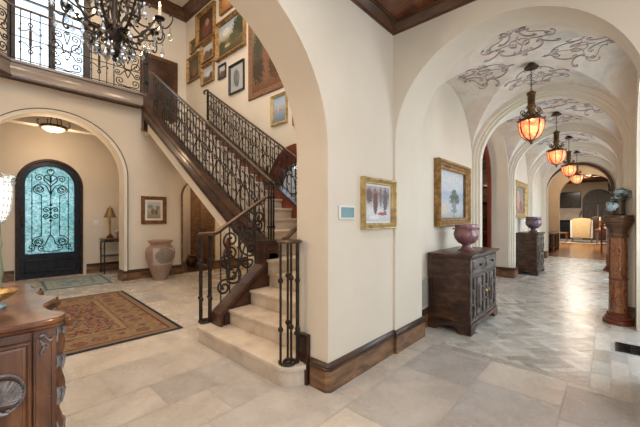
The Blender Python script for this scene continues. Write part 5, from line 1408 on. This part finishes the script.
MB().slab([(1.52, 0), (1.52, 1.68), (3.2, 1.68), (3.2, 0), (2.85, 0), (2.85, 1.25), (1.85, 1.25), (1.85, 0)], XF - .42, XF - .02, YZ(0)).build('surround', M['stone'], fp, bev=.02)
MB().box(XF - .1, XF - .03, 1.85, 2.85, 0, 1.25).build('firebox', M['blackmetal'], fp)
d4 = MB(); a = arch(.62, .76, 2.46, 0, 30); b = arch(.62, .66, 2.46, 0, 30)
d4.slab(a + list(reversed(b)), XF - .06, XF + .0, YZ(0))
d4o = struct('door_4', d4, M['blackwood'])
for s in (-1, 1): MB().box(XF - .04, XF - .012, min(.62 + s * .02, .62 + s * .66), max(.62 + s * .02, .62 + s * .66), 0, 2.28).build('door_leaf', M['greydoor'], d4o)
for s in (-1, 1):
    m = MB(); m.sweep([(.62 + s * .34 + .20 * math.cos(i * PI / 12), 1.6 + .45 * math.sin(i * PI / 12)) for i in range(24)], [(0, 0), (.03, 0), (.03, -.03), (0, -.03)], lambda p, q, h: (XF - .035 + h, p, q), closed=True)
    m.build('door_panel', M['blackwood'], d4o)
MB().slab(arch(.62, .66, 2.46, 2.3, 24), XF - .035, XF - .015, YZ(0)).build('fanlight', M['greydoor'], d4o)
MB().box(XF - .05, XF - .01, .60, .64, 2.28, 3.12).build('muntin', M['blackwood'], d4o)
MB().box(XF - .06, XF - .005, -.04, 1.28, 2.26, 2.33).build('transom', M['blackwood'], d4o)
rug2 = MB().box(22.9, 26.2, -1.5, 3.6, .0, .012).build('living_room_rug', M['woolrug']); tag(rug2, 'pale wool rug under the armchairs in the far living room', 'rug')

ac = thing('wingback_armchair', 'tan wingback armchair seen from behind in the far living room', 'armchair', (23.4, 1.22, .012))
m = MB(); m.slab([(.86, .30), (1.58, .30), (1.60, .75), (1.64, 1.30), (1.56, 1.36), (1.22, 1.40), (.88, 1.36), (.80, 1.30), (.84, .75)], 22.95, 23.13, YZ(0)); m.build('back', M['cream_fabric'], ac, bev=.03)
for y in (.74, 1.60):
    m = MB(); m.slab([(23.05, .28), (23.85, .28), (23.86, .66), (23.45, .72), (23.30, 1.2), (23.06, 1.28)], y, y + .12, XZ(0)); m.build('wing', M['white_fabric'], ac, bev=.025)
MB().box(23.1, 23.85, .85, 1.60, .26, .52).build('seat', M['white_fabric'], ac, bev=.04)
for x in (22.98, 23.78):
    for y in (.80, 1.64): MB().tube([(x, y, .27), (x, y, .012)], .03, 8, r1=.02).build('leg', M['midwood'], ac)
bc = thing('armchair', 'navy armchair beside the coffee table in front of the fireplace', 'armchair', (24.6, 2.65, .012))
MB().box(24.3, 25.1, 2.35, 3.0, .15, .48).build('seat', M['blue_fabric'], bc, bev=.05); MB().box(24.3, 25.1, 2.95, 3.15, .15, 1.05).build('back', M['blue_fabric'], bc, bev=.05)
for x in (24.2, 25.02): MB().box(x, x + .15, 2.35, 3.05, .15, .68).build('arm', M['blue_fabric'], bc, bev=.04)
for x in (24.3, 25.05):
    for y in (2.4, 3.05): MB().tube([(x, y, .15), (x, y, .012)], .03, 8).build('leg', M['darkwood'], bc)
cf = thing('coffee_table', 'warm wood coffee table left of the wingback armchair', 'table', (23.5, 2.2, .012))
MB().box(23.0, 24.0, 1.86, 2.34, .50, .56).build('tabletop', M['midwood'], cf, bev=.01)
for x in (23.06, 23.94):
    for y in (1.9, 2.3): MB().tube([(x, y, .5), (x, y, .012)], .03, 8, r1=.018).build('leg', M['midwood'], cf)
sd = thing('side_table', 'warm wood table with turned legs right of the wingback armchair', 'table', (22.43, .25, 0))
MB().box(22.03, 22.83, -.1, .62, .74, .80).build('tabletop', M['midwood'], sd, bev=.01); MB().box(22.08, 22.78, -.05, .57, .66, .74).build('apron', M['midwood'], sd)
for x in (22.10, 22.76):
    for y in (-.04, .56): MB().tube([(x, y, .67), (x, y, .35), (x, y, .0)], .035, 8, r1=.022).build('leg', M['midwood'], sd)
lm = thing('candlestick', 'brown turned candlestick on the side table in the living room', 'candlestick', (22.5, .42, .80))
MB().lathe([(0, .80), (.09, .80), (.08, .84), (.04, .9), (.06, 1.0), (.035, 1.1), (.05, 1.2), (.08, 1.25), (0, 1.26)], (22.5, .42, 0), 16).build('stem', M['midwood'], lm)
MB().lathe([(0, 1.25), (.04, 1.25), (.04, 1.45), (0, 1.46)], (22.5, .42, 0), 12).build('candle', M['candle'], lm)
pt = tag(MB().lathe([(0, 0), (.13, 0), (.17, .1), (.16, .25), (.10, .36), (.12, .42), (0, .43)], (22.7, .12, .80), 20).build('vase', mottled('pale ceramic', [(.55, .45, .38), (.66, .58, .50)], 6, .3)), 'pale ceramic vase at the back of the living room side table', 'vase')
fa = thing('screen_panel', 'round dark carved plate standing behind the living room side table', 'plate', (24.6, .62, .9))
MB().slab([(.62 + .34 * math.cos(i * PI / 14), 1.15 + .34 * math.sin(i * PI / 14)) for i in range(28)], 24.6, 24.64, YZ(0)).build('plate', M['darkwood'], fa, bev=.01)
MB().tube([(24.62, .62, .82), (24.62, .62, .012)], .03, 8).build('stand', M['darkwood'], fa)
dc = thing('dining_chair', 'claret wooden chair tucked at the right beyond the column', 'chair', (17.1, .12, 0))
MB().box(16.85, 17.3, -.10, .32, .44, .50).build('seat', M['claretwood'], dc, bev=.01)
for y in (-.06, .28): MB().tube([(16.88, y, 0), (16.92, y, .48), (16.82, y, 1.15)], .025, 8).build('back_post', M['claretwood'], dc)
for y in (-.06, .28): MB().tube([(17.26, y, 0), (17.26, y, .45)], .025, 8).build('leg', M['claretwood'], dc)
for z in (.75, .95, 1.1): MB().box(16.83, 16.86, -.06, .28, z - .03, z + .03).build('back_slat', M['claretwood'], dc)
fn = thing('ceiling_fan', 'dark wooden ceiling fan under the far living room beams', 'fan', (21.2, .82, 3.86)); c = (21.2, .82, 0)
m = MB(); m.tube([(21.2, .82, 3.86), (21.2, .82, 3.60)], .03, 8); m.build('rod', M['blackmetal'], fn)
MB().lathe([(0, 3.36), (.10, 3.38), (.16, 3.45), (.16, 3.54), (.08, 3.60), (0, 3.61)], c, 20).build('motor', M['bronze'], fn)
for k in range(5):
    a = k * 2 * PI / 5 + .4; ca_, sa_ = math.cos(a), math.sin(a)
    m = MB(); m.slab([(.14, -.03), (.25, -.07), (.75, -.08), (.80, 0), (.75, .08), (.25, .07), (.14, .03)], 3.47, 3.485, lambda p, q, h: (21.2 + p * ca_ - q * sa_, .82 + p * sa_ + q * ca_, h + q * .15)); m.build('blade', M['darkwood'], fn)
spk = thing('wall_speaker', 'small black loudspeaker high on the far wall beside the arched doors', 'speaker', (XF, .0, 3.3))
MB().box(XF - .25, XF - .05, -.17, .13, 3.05, 3.55).build('cabinet', M['blackmetal'], spk, bev=.01); MB().box(XF - .06, XF - .001, -.05, .01, 3.3, 3.4).build('bracket', M['blackmetal'], spk)

bk = thing('bookcase', 'dark red wooden bookcase glimpsed through the library opening', 'bookcase', (10.15, 2.9, 0))
m = MB()
for y in (2.35, 3.05, 3.75): m.box(9.98, 10.29, y - .03, y + .03, 0, 3.1)
m.build('side_panel', M['redwood'], bk) if False else None
for y in (2.35, 3.05, 3.75): MB().box(9.98, 10.29, y - .03, y + .03, 0, 3.1).build('side_panel', M['redwood'], bk)
for z in (.1, .55, 1.0, 1.45, 1.9, 2.35, 2.8, 3.1): MB().box(9.99, 10.29, 2.35, 3.75, z - .02, z + .02).build('shelf', M['redwood'], bk)
MB().box(10.27, 10.295, 2.35, 3.75, 0, 3.1).build('back_panel', M['darkwood'], bk)

# ------------------------------------------------------------------ light
def lamp(name, typ, loc, energy, col, size=.1, rot=None, **kw):
    l = bpy.data.lights.new(name, typ); l.energy = energy; l.color = col
    if typ == 'AREA': l.size = size
    elif typ in ('POINT', 'SPOT'): l.shadow_soft_size = size
    for k, v in kw.items(): setattr(l, k, v)
    o = bpy.data.objects.new(name, l); COL.objects.link(o); o.location = loc
    if rot: o.rotation_euler = rot
    return o
WARM = (1, .74, .48); NEUT = (1, .90, .76); COOL = (.82, .92, 1)
for i, x in enumerate((4.98, 7.60, 10.06, 12.5)): lamp('pendant_light', 'POINT', (x, .775, 2.62), 42, (1, .80, .60), .05)
lamp('chandelier_light', 'POINT', (1.43, 5.33, 4.95), 38, (1, .74, .48), .35)
for x, y in ((-.8, 3.6), (2.2, 3.6), (-.8, 6.8), (2.2, 6.8)):
    lamp('ceiling_fill', 'AREA', (x, y, ZF - .02), 24, (1, .76, .52), .5, shape='DISK')  # unseen fill discs added to light the stair hall
for x, y in ((1.2, .4), (-1.2, .4), (1.2, -2), (-1.2, -2)):
    lamp('ceiling_fill', 'AREA', (x, y, 3.49), 16, (1, .94, .86), .35, shape='DISK')  # added fill over the camera's room, without any fixtures
lamp('vestibule_light', 'POINT', (1.25, 8.95, 3.14), 18, WARM, .12)
lamp('table_lamp_light', 'POINT', (2.50, 9.70, 1.50), 5, WARM, .05)
lamp('picture_downlight', 'SPOT', (3.0, 7.35, 3.3), 150, WARM, .05, (math.radians(8), 0, 0), spot_size=1.3, spot_blend=.8)
lamp('hall_light', 'POINT', (5.2, 6.8, 2.2), 16, WARM, .1)
lamp('back_hall_light', 'POINT', (4.2, 9.3, 2.3), 10, WARM, .1)
lamp('library_light', 'POINT', (8.0, 3.1, 2.6), 18, WARM, .15)
for xa, xb in BAYS:
    lamp('garden_daylight', 'AREA', ((xa + xb) / 2, GRT - .5, 1.7), 33, (1, .98, .93), 1.5, (PI / 2, 0, 0), shape='RECTANGLE', size_y=2.2)
lamp('passage_light', 'POINT', (16.2, .8, 3.3), 30, WARM, .2)
lamp('living_light', 'AREA', (21.0, 1.5, 3.57), 240, NEUT, 1.5)
lamp('window_daylight', 'AREA', (1.26, YU + .4, 5.7), 45, COOL, 1.2, (-PI / 2, 0, 0), shape='RECTANGLE', size_y=2.3)
lamp('clerestory_daylight', 'AREA', (1.15, YA0 + .02, 5.35), 62, (.70, .85, 1), 3.1, (PI / 2, 0, 0), shape='RECTANGLE', size_y=2.2)
lamp('stair_fill', 'AREA', (3.3, 4.6, ZF - .02), 26, (1, .78, .54), .5, shape='DISK')  # added warm fill to brighten treads and jamb, no fixture
lamp('stair_fill', 'AREA', (1.0, 3.0, ZF - .02), 30, (1, .78, .54), .5, shape='DISK')  # second added fill, above the lower steps
lamp('arch_fill_light', 'POINT', (-1.9, 3.0, 2.3), 55, (1, .76, .54), .15)  # added warm fill for the arch soffit and jamb; no lamp here
lamp('desk_lamp_light', 'POINT', (.137, 3.195, 1.62), 3, WARM, .04)
